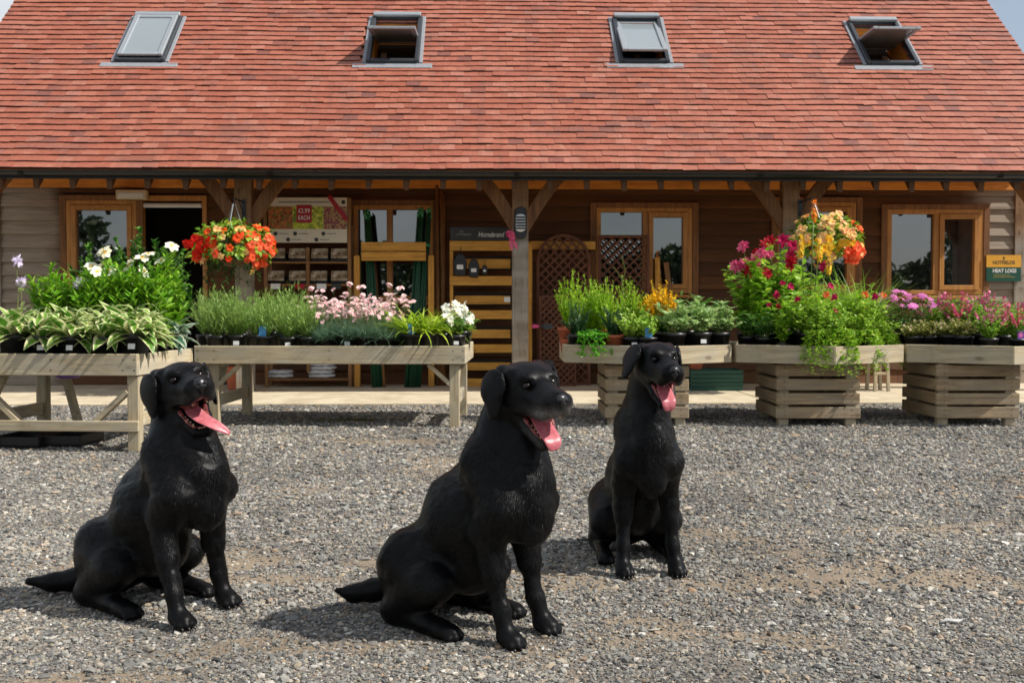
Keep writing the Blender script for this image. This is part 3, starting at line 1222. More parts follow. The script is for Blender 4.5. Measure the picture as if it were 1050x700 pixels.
# --- concrete slab under the veranda
def slab_mat():
    t = NT('pale_concrete')
    v = t.mapping()
    f = t.noise(v, 3.5, 6, 0.65)
    f2 = t.noise(v, 60, 4, 0.7)
    c = t.ramp(f, [(0.3, srgb(176, 160, 132)), (0.55, srgb(206, 192, 164)), (0.75, srgb(220, 208, 184))])
    c = t.mix(0.4, c, t.ramp(f2, [(0.3, (0.75, 0.74, 0.72)), (0.7, (1.2, 1.2, 1.2))]), 'MULTIPLY')
    t.bump(f2, 0.3, 0.004)
    return t.set(c, 0.85)


mb = MB()
for i in range(6):
    xa = -8.0 + i * 2.7
    mb.bb(xa, xa + 2.692, SLAB_Y, YW - 0.013, -0.1, 0.022)
kind(mb.build('pavement', slab_mat(), bev=0.008), 'structure')

# --- stray pale scrap of paper on the stones and a few weeds by the slab
c = G(975, 641)
m = MB()
pts = np.array([(-0.035, -0.006, .012), (-0.01, -0.012, .018), (0.02, -0.008, .013), (0.038, 0.002, .017), (0.012, 0.009, .012), (-0.014, 0.007, .018)])
m.add(np.concatenate([pts, pts + (0, 0, .002)]), [tuple(range(6))[::-1], tuple(range(6, 12))] + [(i, (i + 1) % 6, 6 + (i + 1) % 6, 6 + i) for i in range(6)])
tag(m.build('paper_scrap', plain('scrap_paper', (0.5, 0.49, 0.46), 0.7), loc=(c.x, c.y, 0.0)), 'crumpled white scrap of litter on the gravel', 'litter')
M_weed = leafmat('weed_leaf', [srgb(70, 92, 40), srgb(96, 112, 50), srgb(128, 122, 66)])
m = MB()
for px, py, k in ((365, 431, 120), (330, 433, 50), (1000, 408, 60), (735, 433, 40), (520, 436, 40), (70, 437, 60), (930, 434, 40)):
    c = G(px, py)
    a = rs.uniform(0, 2 * PI, k)
    base = np.stack([c.x + rs.normal(0, .16, k), c.y + rs.normal(0, .06, k), np.full(k, 0.0)], 1)
    D = np.stack([np.cos(a) * .8, np.sin(a) * .8, rs.uniform(.4, 1.2, k)], 1)
    leaves(m, base, D, (0, 0, 1), rs.uniform(.03, .07, k), rs.uniform(.008, .016, k), 0.8)
w = kind(m.build('weeds', M_weed), 'stuff')
w['label'] = 'low weeds and moss between stones near the slab'

# --- a far line of trees behind the photographer, seen only in the window panes
M_far = leafmat('far_leaf', [srgb(44, 62, 34), srgb(60, 80, 42), srgb(78, 94, 52)])
m = MB()
for i in range(60):
    x = -48 + i * 1.65 + rs.normal(0, .5)
    h = 3.0 + 1.6 * fbm(np.array([x * .12]), np.array([3.0]), 3)[0] * 2 + (2.5 if i % 9 == 4 else 0)
    k = 260
    a = rs.uniform(0, 2 * PI, k)
    rr = np.sqrt(rs.uniform(0, 1, k)) * 1.7
    zz = rs.uniform(0.1, 1, k)
    sh = np.sqrt(np.clip(1.05 - zz ** 3, 0.05, 1))
    base = np.stack([x + np.cos(a) * rr * sh, -46 + np.sin(a) * rr * sh, zz * h], 1)
    leaves(m, base, rs.normal(0, 1, (k, 3)), (0.2, 1, .4), rs.uniform(.5, .9, k), rs.uniform(.3, .5, k), 0.5, rows=3)
kind(m.build('woodland', M_far), 'stuff')['label'] = 'far tree belt mirrored in the shop windows'
# ================================================================== DOGS
def smin(a, b, k):
    h = np.maximum(k - np.abs(a - b), 0) / k
    return np.minimum(a, b) - h * h * k * 0.25


class SDF:
    def __init__(self, lo, hi, h):
        self.h = h
        self.lo = np.array(lo, float)
        self.n = np.ceil((np.array(hi) - self.lo) / h).astype(int) + 1
        self.ax = [self.lo[i] + np.arange(self.n[i]) * h for i in range(3)]
        self.D = np.full(tuple(self.n), 1.0, dtype=np.float32)

    def _sl(self, lo, hi):
        i0 = np.clip(np.floor((lo - self.lo) / self.h).astype(int), 0, self.n - 1)
        i1 = np.clip(np.ceil((hi - self.lo) / self.h).astype(int) + 1, 1, self.n)
        sl = tuple(slice(a, b) for a, b in zip(i0, i1))
        X = self.ax[0][sl[0]][:, None, None]
        Y = self.ax[1][sl[1]][None, :, None]
        Z = self.ax[2][sl[2]][None, None, :]
        return sl, X, Y, Z

    def _put(self, sl, d, k, cut):
        if cut:
            self.D[sl] = -smin(-self.D[sl], d, k)
        else:
            self.D[sl] = smin(self.D[sl], d, k)

    def cap(self, a, b, ra, rb=None, k=0.03, cut=False):
        a, b = np.array(a, float), np.array(b, float)
        rb = ra if rb is None else rb
        m = max(ra, rb) + k + 0.03
        sl, X, Y, Z = self._sl(np.minimum(a, b) - m, np.maximum(a, b) + m)
        ab = b - a
        L2 = max(float(ab @ ab), 1e-12)
        t = np.clip(((X - a[0]) * ab[0] + (Y - a[1]) * ab[1] + (Z - a[2]) * ab[2]) / L2, 0, 1)
        d = np.sqrt((X - a[0] - t * ab[0]) ** 2 + (Y - a[1] - t * ab[1]) ** 2 + (Z - a[2] - t * ab[2]) ** 2) - (ra + (rb - ra) * t)
        self._put(sl, d, k, cut)

    def ell(self, c, r, M=None, k=0.03, cut=False):
        """ellipsoid; M columns are its axes"""
        c, r = np.array(c, float), np.array(r, float)
        m = r.max() + k + 0.03
        sl, X, Y, Z = self._sl(c - m, c + m)
        X, Y, Z = X - c[0], Y - c[1], Z - c[2]
        if M is not None:
            M = np.array(M)
            X, Y, Z = (M[0, 0] * X + M[1, 0] * Y + M[2, 0] * Z, M[0, 1] * X + M[1, 1] * Y + M[2, 1] * Z, M[0, 2] * X + M[1, 2] * Y + M[2, 2] * Z)
        k0 = np.sqrt((X / r[0]) ** 2 + (Y / r[1]) ** 2 + (Z / r[2]) ** 2)
        k1 = np.sqrt((X / r[0] ** 2) ** 2 + (Y / r[1] ** 2) ** 2 + (Z / r[2] ** 2) ** 2)
        d = np.where(k1 > 1e-6, k0 * (k0 - 1) / np.maximum(k1, 1e-6), -r.min())
        self._put(sl, d, k, cut)

    def surface(self):
        D, h = self.D, self.h
        ins = D < 0
        nx, ny, nz = D.shape
        cnt = np.zeros((nx - 1, ny - 1, nz - 1), np.int8)
        for dx in (0, 1):
            for dy in (0, 1):
                for dz in (0, 1):
                    cnt += ins[dx:nx - 1 + dx, dy:ny - 1 + dy, dz:nz - 1 + dz]
        act = (cnt > 0) & (cnt < 8)
        idx = np.full(act.shape, -1, np.int64)
        cells = np.argwhere(act)
        idx[act] = np.arange(len(cells))
        acc = np.zeros((len(cells), 3))
        num = np.zeros(len(cells))
        cs = [(0, 0, 0), (1, 0, 0), (0, 1, 0), (1, 1, 0), (0, 0, 1), (1, 0, 1), (0, 1, 1), (1, 1, 1)]
        val = [D[cells[:, 0] + a, cells[:, 1] + b, cells[:, 2] + c] for a, b, c in cs]
        for i in range(8):
            for j in range(i + 1, 8):
                df = [q - p for p, q in zip(cs[i], cs[j])]
                if sum(abs(q) for q in df) != 1:
                    continue
                a, b = val[i], val[j]
                x = (a < 0) != (b < 0)
                t = np.where(x, a / np.where(np.abs(a - b) < 1e-9, 1e-9, a - b), 0)
                p = np.array(cs[i], float)[None] + t[:, None] * np.array(df, float)[None]
                acc += np.where(x[:, None], p, 0)
                num += x
        V = self.lo + (cells + acc / num[:, None]) * h
        F = []
        for ax in range(3):
            o1, o2 = [(1, 2), (2, 0), (0, 1)][ax]
            s0 = [slice(None)] * 3
            s1 = [slice(None)] * 3
            s0[ax], s1[ax] = slice(0, -1), slice(1, None)
            a, b = ins[tuple(s0)], ins[tuple(s1)]
            e = np.argwhere(a != b)
            sgn = a[tuple(e.T)]
            ok = (e[:, o1] > 0) & (e[:, o2] > 0) & (e[:, o1] < D.shape[o1] - 1) & (e[:, o2] < D.shape[o2] - 1)
            e, sgn = e[ok], sgn[ok]
            q = []
            for da, db in ((-1, -1), (0, -1), (0, 0), (-1, 0)):
                c = e.copy()
                c[:, o1] += da
                c[:, o2] += db
                q.append(idx[tuple(c.T)])
            q = np.stack(q, 1)
            q[~sgn] = q[~sgn][:, ::-1]
            F.append(q)
        F = np.concatenate(F)
        # pull the vertices onto the true surface
        gD = np.gradient(D, h)
        for _ in range(2):
            g, d = self.sample(V, gD), self.sample(V)
            V = V - np.clip(d, -h, h)[:, None] * g / np.maximum((g * g).sum(1, keepdims=True), 0.2) * 0.8
        return V, F, nrm(self.sample(V, gD))

    def sample(self, P, gD=None):
        u = np.clip((P - self.lo) / self.h, 0, self.n - 1.001)
        i = np.floor(u).astype(int)
        f = u - i
        out = 0
        for a in (0, 1):
            for b in (0, 1):
                for c in (0, 1):
                    w = (f[:, 0] if a else 1 - f[:, 0]) * (f[:, 1] if b else 1 - f[:, 1]) * (f[:, 2] if c else 1 - f[:, 2])
                    ix = (i[:, 0] + a, i[:, 1] + b, i[:, 2] + c)
                    if gD is None:
                        out = out + w * self.D[ix]
                    else:
                        out = out + w[:, None] * np.stack([q[ix] for q in gD], 1)
        return out


def coat_mat(name, rough, ior):
    t = NT(name)
    at = t.n('ShaderNodeAttribute', attribute_name='grizzle')
    isl = t.island()
    v = t.mapping()
    f = t.noise(v, 40, 4, 0.7)
    c = t.ramp(f, [(0.3, (0.002, 0.002, 0.0022)), (0.7, (0.0055, 0.0054, 0.006))])
    c = t.mix(at.outputs['Fac'], c, (0.32, 0.30, 0.28))
    t.set(c, rough)
    t.b.inputs['IOR'].default_value = ior
    v2 = t.mapping((1, 1, 0.3))
    t.bump(t.noise(v2, 300, 3, 0.7), 0.22, 0.003)
    return t.m


M_coat = coat_mat('black_coat', 0.36, 1.22)
M_hair = coat_mat('black_hair', 0.43, 1.36)
M_nose = plain('dog_nose', (0.012, 0.012, 0.013), 0.33, 0.3, 300)
M_eye = plain('dog_eye', (0.006, 0.003, 0.002), 0.14, 0.3)
M_tooth = plain('dog_tooth', srgb(206, 188, 150), 0.35)
M_claw = plain('dog_claw', (0.02, 0.018, 0.017), 0.35)


def mouth_mat():
    t = NT('dog_mouth')
    v = t.mapping()
    f = t.noise(v, 70, 3)
    c = t.ramp(f, [(0.35, srgb(70, 26, 26)), (0.6, srgb(150, 72, 66)), (0.75, srgb(196, 128, 104))])
    return t.set(c, 0.3)


def tongue_mat():
    t = NT('dog_tongue')
    v = t.mapping()
    f = t.noise(v, 60, 3)
    f2 = t.noise(v, 500, 2)
    c = t.ramp(f, [(0.3, srgb(182, 88, 98)), (0.7, srgb(208, 126, 132))])
    t.bump(f2, 0.25, 0.002)
    t.set(c, 0.32)
    t.b.inputs['Subsurface Weight'].default_value = 0.25
    t.b.inputs['Subsurface Radius'].default_value = (0.01, 0.004, 0.004)
    return t.m


M_mouth = mouth_mat()
M_tongue = tongue_mat()


def make_dog(cfg):
    sp = cfg.get('stance', 0.095)       # half the distance between the front paws
    H = Vector(cfg.get('head', (0.085, 0, 0.70)))
    hy, hp, hr = R(cfg['yaw']), R(cfg['pitch']), R(cfg.get('roll', 0))
    HM = Matrix.Rotation(hy, 3, 'Z') @ Matrix.Rotation(-hp, 3, 'Y') @ Matrix.Rotation(hr, 3, 'X')
    hM = np.array(HM)

    HS = cfg.get('hs', 1.13)

    def h(x, y, z):
        return np.array(H + HM @ Vector((x * HS, y * HS, z * HS)))
    fat = cfg.get('fat', 1.0)
    lf = cfg.get('legs', ((0.05, 1), (0.05, -1)))
    S = SDF((-0.92, -0.34, -0.01), (0.36, 0.34, 0.86), 0.0055)
    # --- trunk
    S.cap((-0.030, 0, 0.445), (-0.175, 0, 0.320), 0.106 * fat, 0.124 * fat, 0.05)
    S.ell((0.006, 0, 0.415), (0.084, 0.088, 0.138), k=0.05)
    S.cap((-0.175, 0, 0.30), (-0.335, 0, 0.170), 0.126 * fat, 0.120 * fat, 0.05)
    S.ell((-0.17, 0, 0.195), (0.115, 0.095 * fat, 0.10), k=0.05)
    S.cap((-0.045, 0, 0.56), (-0.245, 0, 0.385), 0.044, 0.050, 0.06)
    S.ell((-0.390, 0, 0.105), (0.088, 0.100, 0.10), k=0.05)
    # breast bone and chest folds
    S.ell((0.075, 0, 0.385), (0.052, 0.055, 0.11), k=0.05)
    S.cap((0.078, 0.03, 0.45), (0.085, 0.022, 0.33), 0.034, 0.028, 0.03)
    S.cap((0.078, -0.03, 0.45), (0.085, -0.022, 0.33), 0.034, 0.028, 0.03)
    # --- neck
    neck_end = h(-0.055, 0, -0.025)
    S.cap((-0.035, 0, 0.525), neck_end, 0.100, 0.079, 0.06)
    S.cap((0.035, 0, 0.46), h(-0.035, 0, -0.055), 0.070, 0.046, 0.05)
    S.cap((0.06, 0.015, 0.49), (0.045, 0.0, 0.55), 0.042, 0.040, 0.05)
    # --- front legs
    for (fx, s) in lf:
        yt = s * sp
        S.cap((-0.075, s * 0.070, 0.51), (0.035, s * 0.084, 0.39), 0.044, 0.048, 0.045)
        S.cap((0.035, s * 0.084, 0.39), (-0.035, s * 0.090, 0.315), 0.048, 0.038, 0.04)
        el = np.array((-0.03, s * (0.088 + 0.3 * (sp - 0.095)), 0.315))
        wr = np.array((fx - 0.025, yt - s * 0.004, 0.10))
        S.cap((el[0] + 0.028, el[1], 0.36), (el[0] + 0.022, el[1], 0.265), 0.042, 0.034, 0.03)
        S.cap(el, el + (wr - el) * 0.5, 0.038, 0.031, 0.025)
        S.cap(el + (wr - el) * 0.4, wr, 0.032, 0.0245, 0.025)
        S.cap(wr, (fx - 0.005, yt, 0.045), 0.0265, 0.027, 0.018)
        S.ell((fx + 0.012, yt, 0.027), (0.041, 0.032, 0.025), k=0.02)
        for j, dy in enumerate((-0.025, -0.0095, 0.0095, 0.027)):
            xx = fx + (0.043 if j in (1, 2) else 0.031)
            S.cap((fx + 0.012, yt + dy * 0.8, 0.034), (xx, yt + dy, 0.0175), 0.0125, 0.0125, 0.006)
            S.cap((xx, yt + dy, 0.0175), (xx + 0.006, yt + dy, 0.014), 0.0125, 0.011, 0.005)
    # --- hind legs folded
    for s, dx, dyk in ((1, cfg.get('hl', 0.0), 0.0), (-1, cfg.get('hr', 0.0), 0.0)):
        ky = s * (0.135 + cfg.get('splay', 0.0))
        S.ell((-0.308, s * 0.098, 0.15), (0.125, 0.066, 0.115), np.array(Matrix.Rotation(R(-12), 3, 'Y')), 0.05)
        S.cap((-0.335, s * 0.092, 0.19), (-0.19 + dx * 0.5, ky, 0.145), 0.076, 0.056, 0.045)
        S.cap((-0.20 + dx * 0.5, ky, 0.145), (-0.335 + dx * 0.6, ky * 0.98, 0.055), 0.056, 0.046, 0.03)
        S.cap((-0.36 + dx * 0.6, ky * 0.96, 0.040), (-0.16 + dx, ky * 1.05, 0.029), 0.037, 0.029, 0.025)
        fx, yt = -0.125 + dx, ky * 1.06
        S.ell((fx, yt, 0.026), (0.05, 0.034, 0.026), k=0.02)
        for j, d in enumerate((-0.025, -0.009, 0.009, 0.025)):
            xx = fx + (0.043 if j in (1, 2) else 0.033)
            S.cap((fx + 0.01, yt + d * .8, 0.03), (xx, yt + d, 0.016), 0.0115, 0.0115, 0.006)
    # --- tail along the ground
    tl = cfg.get('tail', ((-0.47, 0, 0.08), (-0.56, 0.0, 0.05), (-0.66, 0.02, 0.042), (-0.76, 0.03, 0.05)))
    rr = cfg.get('tail_r', (0.042, 0.033, 0.027, 0.012))
    for (a, b), (r0, r1) in zip(zip(tl, tl[1:]), zip(rr, rr[1:])):
        S.cap(a, b, r0, r1, 0.03)
    # --- head
    def hcap(a, b, ra, rb=None, k=0.03, cut=False):
        S.cap(a, b, ra * HS, None if rb is None else rb * HS, k, cut)

    def hell(c, r, M=None, k=0.03, cut=False):
        S.ell(c, np.array(r) * HS, M, k, cut)

    hell(h(-0.012, 0, 0.006), (0.083, 0.069, 0.061), hM, 0.03)
    hell(h(0.022, 0, 0.022), (0.055, 0.056, 0.042), hM, 0.03)
    for s in (1, -1):
        hcap(h(-0.005, s * 0.042, -0.018), h(0.045, s * 0.036, -0.030), 0.036, 0.024, 0.03)
        hell(h(0.050, s * 0.030, 0.043), (0.022, 0.019, 0.011), hM, 0.018)
        hcap(h(0.045, s * 0.016, -0.004), h(0.142, s * 0.0175, -0.008), 0.034, 0.0265, 0.02)
        hcap(h(0.052, s * 0.038, -0.030), h(0.128, s * 0.029, -0.034), 0.0165, 0.0165, 0.012)
        hell(h(0.143, s * 0.019, -0.023), (0.018, 0.0155, 0.019), hM, 0.010)
    hcap(h(0.05, 0, 0.012), h(0.152, 0, 0.004), 0.026, 0.019, 0.02)
    # eye sockets and stop
    for s in (1, -1):
        hell(h(0.074, s * 0.036, 0.025), (0.011, 0.011, 0.009), hM, 0.012, cut=True)
    # lower jaw, open
    op = R(cfg.get('open', 30))
    J = lambda t, y, z=0: h(0.012 + t * math.cos(op) + z * math.sin(op), y, -0.050 - t * math.sin(op) + z * math.cos(op))
    for s in (1, -1):
        hcap(J(0.0, s * 0.040), J(0.060, s * 0.034), 0.018, 0.0125, 0.016)
        hcap(J(0.060, s * 0.034), J(0.112, s * 0.020), 0.0125, 0.0115, 0.010)
    hcap(J(0.0, 0, -0.012), J(0.100, 0, -0.010), 0.030, 0.014, 0.02)
    hcap(J(0.114, 0.018), J(0.114, -0.018), 0.0115, 0.0115, 0.008)
    # gape between the jaws
    gp = R(cfg.get('open', 30)) * 0.5
    Kp = lambda t, y, z=0: h(0.040 + t * math.cos(gp), y, -0.050 - t * math.sin(gp) + z)
    hcap(Kp(0.005, 0.012), Kp(0.06, 0.010), 0.015, 0.022, 0.008, cut=True)
    hcap(Kp(0.005, -0.012), Kp(0.06, -0.010), 0.015, 0.022, 0.008, cut=True)
    # ears
    for s in (1, -1):
        e = R(cfg.get('ear', 12)) if s > 0 else R(cfg.get('ear_r', cfg.get('ear', 12)))
        base = Vector((-0.022, s * 0.060, 0.044))
        # flap frame: u down the ear, n outwards
        u = Vector((0.10, s * math.sin(e), -math.cos(e))).normalized()
        n_ = Vector((0.25, s * math.cos(e), math.sin(e)))
        n_ = (n_ - u * n_.dot(u)).normalized()
        w = u.cross(n_)
        EM = np.array(HM @ Matrix((w, n_, u)).transposed())
        root = base + n_ * 0.012
        pt = lambda a, b, c=0: h(*(root + u * a + w * b + n_ * c))
        hcap(h(-0.035, s * 0.048, 0.046), h(0.010, s * 0.050, 0.046), 0.016, 0.014, 0.016)
        hcap(h(-0.030, s * 0.056, 0.046), pt(0.02, 0, 0.003), 0.015, 0.012, 0.014)
        hell(pt(0.038, 0.0, 0.010), (0.045, 0.0085, 0.048), EM, 0.007)
        hell(pt(0.080, 0.010 * s, 0.008), (0.027, 0.0075, 0.038), EM, 0.007)
    V, F, Nn = S.surface()
    # loose skin and muscle under the coat
    q_ = (fbm(V[:, 0] * 15 + 3, V[:, 2] * 13 + V[:, 1] * 9, cfg['seed'] + 40, 3) - 0.5) + 0.6 * (fbm(V[:, 1] * 26 + 8, V[:, 2] * 30 - V[:, 0] * 8, cfg['seed'] + 50, 3) - 0.5)
    hd_ = np.clip((np.linalg.norm((V - np.array(H)), axis=1) - 0.12) / 0.1, 0.12, 1) * np.clip(V[:, 2] / 0.15, 0.15, 1)
    V = V + Nn * (q_ * 0.016 * hd_)[:, None]
    # keep the soles on the ground
    V[:, 2] = np.maximum(V[:, 2], 0.002)
    body = MB().add(V, F).build('labrador_dog', M_coat, smooth=True)
    # greying round the lips, chin and brow of an old dog, a faint blaze on the chest
    hl = (V - np.array(H)) @ hM / HS
    gz_ = cfg.get('grey', 0.0)
    chin = np.exp(-(((hl[:, 0] - 0.125) / 0.045) ** 2 + ((hl[:, 2] + 0.075) / 0.035) ** 2)) * (np.abs(hl[:, 1]) < 0.06)
    lip = np.exp(-(((hl[:, 0] - 0.15) / 0.03) ** 2 + ((hl[:, 2] + 0.028) / 0.014) ** 2)) * (np.abs(hl[:, 1]) < 0.06)
    g = np.clip(gz_ * (chin * 0.6 + lip * 0.7) + 0.0, 0, 1) * (0.5 + 0.7 * fbm(V[:, 0] * 160, V[:, 1] * 160 + V[:, 2] * 170, 4))
    at = body.data.attributes.new('grizzle', 'FLOAT', 'POINT')
    at.data.foreach_set('value', g.astype(np.float32))
    # --- coat: short hairs lying back along the body
    r = np.random.default_rng(cfg['seed'])
    tri = np.concatenate([F[:, [0, 1, 2]], F[:, [0, 2, 3]]])
    A, B_, C_ = V[tri[:, 0]], V[tri[:, 1]], V[tri[:, 2]]
    ar = np.linalg.norm(np.cross(B_ - A, C_ - A), axis=1)
    nh = cfg.get('hairs', 160000)
    pick = r.choice(len(tri), nh, p=ar / ar.sum())
    u_, v_ = r.random(nh), r.random(nh)
    fl = u_ + v_ > 1
    u_[fl], v_[fl] = 1 - u_[fl], 1 - v_[fl]
    P = A[pick] + (B_ - A)[pick] * u_[:, None] + (C_ - A)[pick] * v_[:, None]
    T = tri[pick]
    Nh = nrm(Nn[T[:, 0]] * (1 - u_ - v_)[:, None] + Nn[T[:, 1]] * u_[:, None] + Nn[T[:, 2]] * v_[:, None])
    ph_ = (P - np.array(H)) @ hM / HS
    inhead = (ph_[:, 0] > -0.07) & (np.linalg.norm(ph_ - np.array((0.03, 0, -0.01)), axis=1) < 0.17)
    flow = np.tile(np.array([-0.45, 0.0, -0.9]), (nh, 1))
    flow = np.where((P[:, 0] < -0.45)[:, None], np.array([-1.0, 0, -0.15]), flow)
    flow = np.where(inhead[:, None], (hM @ np.array([-1.0, 0, -0.25]))[None], flow)
    flow = flow + r.normal(0, 0.16, (nh, 3)) + 0.35 * np.stack([fbm(P[:, 0] * 9, P[:, 2] * 9, 1) - .5, fbm(P[:, 1] * 9, P[:, 2] * 9, 2) - .5, 0 * u_], 1)
    tan_ = nrm(flow - Nh * (flow * Nh).sum(1, keepdims=True))
    D_ = nrm(tan_ + Nh * r.uniform(0.10, 0.30, (nh, 1)))
    ln = np.where(inhead, 0.0085, 0.0165) * r.uniform(0.6, 1.25, nh)
    ln = np.where(P[:, 2] < 0.16, ln * np.clip(P[:, 2] / 0.16, 0.28, 1), ln)
    ln = np.where(P[:, 0] < -0.45, 0.011, ln)
    # bare nose, eyes and gape
    bare = (np.linalg.norm(ph_ - np.array((0.169, 0, 0.0)), axis=1) < 0.026)
    for s in (1, -1):
        bare |= np.linalg.norm(ph_ - np.array((0.072, s * 0.037, 0.026)), axis=1) < 0.014
    bare |= np.linalg.norm(P - Kp(0.05, 0)[None], axis=1) < 0.036
    bare |= P[:, 2] < 0.008
    kp = ~bare
    P, D_, Nh, ln = P[kp], D_[kp], Nh[kp], ln[kp]
    Sd = nrm(np.cross(D_, Nh))
    wd = r.uniform(0.0004, 0.0009, len(P))[:, None]
    base = P - Nh * 0.001
    tip = base + D_ * ln[:, None]
    VV = np.stack([base - Sd * wd, base + Sd * wd, tip], 1).reshape(-1, 3)
    HN = nrm(Nh + r.normal(0, 0.20, Nh.shape) * np.clip(P[:, 2:3] / 0.35, 0.3, 1))
    coat = MB().add(VV, np.arange(len(VV)).reshape(-1, 3)).build('coat', M_hair, body, smooth=True, normals=np.repeat(HN, 3, axis=0))
    at = coat.data.attributes.new('grizzle', 'FLOAT', 'POINT')
    hl2 = (P - np.array(H)) @ hM / HS
    chin = np.exp(-(((hl2[:, 0] - 0.125) / 0.05) ** 2 + ((hl2[:, 2] + 0.075) / 0.035) ** 2)) * (np.abs(hl2[:, 1]) < 0.06)
    lip = np.exp(-(((hl2[:, 0] - 0.14) / 0.035) ** 2 + ((hl2[:, 2] + 0.028) / 0.016) ** 2)) * (np.abs(hl2[:, 1]) < 0.06)
    g = gz_ * (chin * 0.8 + lip * 0.8) * (r.random(len(P)) < 0.55)
    at.data.foreach_set('value', np.repeat(np.clip(g, 0, 1), 3).astype(np.float32))

    # --- eyes, nose
    def blob(name, c, rad, mat, seg=20):
        prof = [(max(1e-4, math.sin(PI * k / 12)), -math.cos(PI * k / 12)) for k in range(13)]
        m = MB().lathe(prof, seg, cap=False)
        m.v[0] = (m.v[0] * np.array(rad) * HS) @ hM.T + c
        return m.build(name, mat, body, smooth=True)
    for s in (1, -1):
        blob('eye', h(0.0615, s * 0.0350, 0.0250), (0.0105, 0.0105, 0.0090), M_eye)
    ns = SDF(h(0.167, 0, 0.0) - 0.05, h(0.167, 0, 0.0) + 0.05, 0.0022)
    ns.ell(h(0.163, 0, 0.001), (0.0155, 0.0225, 0.016), hM, 0.004)
    ns.ell(h(0.159, 0, 0.010), (0.0155, 0.018, 0.010), hM, 0.006)
    ns.cap(h(0.170, 0, -0.006), h(0.166, 0, -0.020), 0.006, 0.004, 0.008)
    for s in (1, -1):
        ns.ell(h(0.177, s * 0.0092, 0.000), (0.0075, 0.0048, 0.0042), hM, 0.003, cut=True)
        ns.cap(h(0.173, s * 0.013, -0.002), h(0.167, s * 0.021, -0.005), 0.002, 0.0015, 0.002, cut=True)
    v, f, _ = ns.surface()
    MB().add(v, f).build('nose', M_nose, body, smooth=True)
    # --- mouth lining and teeth
    m = MB()
    n_s = 14
    for s in (1, -1):
        # gum ridge along each side of the lower jaw
        pts = [J(t, s * y, zz) for t, y, zz in ((0.012, 0.038, 0.017), (0.045, 0.0345, 0.0125), (0.068, 0.0305, 0.0110), (0.09, 0.0245, 0.0105), (0.106, 0.017, 0.0105))]
        m.tube([tuple(p) for p in pts], [0.008, 0.0075, 0.006, 0.0055, 0.0055], 8)
        pts = [h(t, s * y, zz) for t, y, zz in ((0.040, 0.036, -0.046), (0.075, 0.0325, -0.046), (0.105, 0.028, -0.045), (0.130, 0.018, -0.040))]
        m.tube([tuple(p) for p in pts], [0.006, 0.006, 0.0055, 0.005], 8)
    m.tube([tuple(J(0.106, 0.012, .009)), tuple(J(0.110, 0, .009)), tuple(J(0.106, -0.012, .009))], 0.005, 8)
    # palate, throat
    prof = [(max(1e-4, math.sin(PI * k / 10)), -math.cos(PI * k / 10)) for k in range(11)]
    for c, rad in ((h(0.085, 0, -0.032), (0.05, 0.024, 0.012)), (Kp(-0.005, 0), (0.020, 0.026, 0.020))):
        q = MB().lathe(prof, 16, cap=False)
        m.add((q.v[0] * np.array(rad) * HS) @ hM.T + c, np.array([f_ for f_ in q.loops[0].reshape(-1, 4)]))
    m.build('mouth', M_mouth, body, smooth=True)
    m = MB()

    def tooth(p, up, hgt, rad):
        p = Vector(p)
        m.tube([p, p + up * hgt * 0.6, p + up * hgt], [rad, rad * 0.75, rad * 0.15], 6)
    upj = Vector(J(0, 0, 1) - J(0, 0, 0)).normalized()
    dn = Vector(h(0, 0, -1) - h(0, 0, 0)).normalized()
    for s in (1, -1):
        tooth(J(0.100, s * 0.021, 0.010), upj, 0.015, 0.0030)
        for t, y in ((0.084, 0.0255), (0.073, 0.0285), (0.061, 0.031), (0.047, 0.0335)):
            tooth(J(t, s * (y - .003), 0.012), upj, 0.0065, 0.0034)
        tooth(h(0.126, s * 0.020, -0.042), dn, 0.013, 0.0030)
        for t, y in ((0.108, 0.0265), (0.094, 0.029), (0.080, 0.031)):
            tooth(h(t, s * y, -0.043), dn, 0.006, 0.0032)
        for y in (0.003, 0.008):
            tooth(J(0.111, s * y, 0.009), upj, 0.006, 0.0024)
    m.build('teeth', M_tooth, body, smooth=True)
    # --- tongue: lofted along the jaw, over the lip and hanging
    path, width = cfg['tongue']
    pp = [Vector(J(*q)) if len(q) == 3 else Vector(q[1]) for q in path]
    sub = []
    for i in range(len(pp) - 1):
        p0, p1, p2, p3 = pp[max(i - 1, 0)], pp[i], pp[i + 1], pp[min(i + 2, len(pp) - 1)]
        for k in range(5):
            t_ = k / 5
            sub.append((0.5 * ((2 * p1) + (p2 - p0) * t_ + (2 * p0 - 5 * p1 + 4 * p2 - p3) * t_ ** 2 + (3 * p1 - p0 - 3 * p2 + p3) * t_ ** 3), width[i] + (width[i + 1] - width[i]) * t_))
    sub.append((pp[-1], width[-1]))
    side = HM @ Vector((0, 1, 0))
    VV, FF = [], []
    K = 18
    for i, (p, w) in enumerate(sub):
        d = (sub[min(i + 1, len(sub) - 1)][0] - sub[max(i - 1, 0)][0]).normalized()
        sd = (side - d * side.dot(d)).normalized()
        upv = sd.cross(d) * -1 if sd.cross(d).dot(HM @ Vector((0.4, 0, 1))) < 0 else sd.cross(d)
        end = 1.0 if i < len(sub) - 1 else 0.4
        for k in range(K):
            a = 2 * PI * k / K
            x, z_ = math.cos(a), math.sin(a)
            gro = -0.0028 * math.exp(-(x / 0.22) ** 2) if z_ > 0 else 0
            VV.append(tuple(p + sd * (w * x) + upv * ((0.0046 * z_ + gro) * end + 0.10 * w * x * x)))
        if i:
            for k in range(K):
                k2 = (k + 1) % K
                FF.append(((i - 1) * K + k, (i - 1) * K + k2, i * K + k2, i * K + k))
    FF.append(tuple(range(K))[::-1])
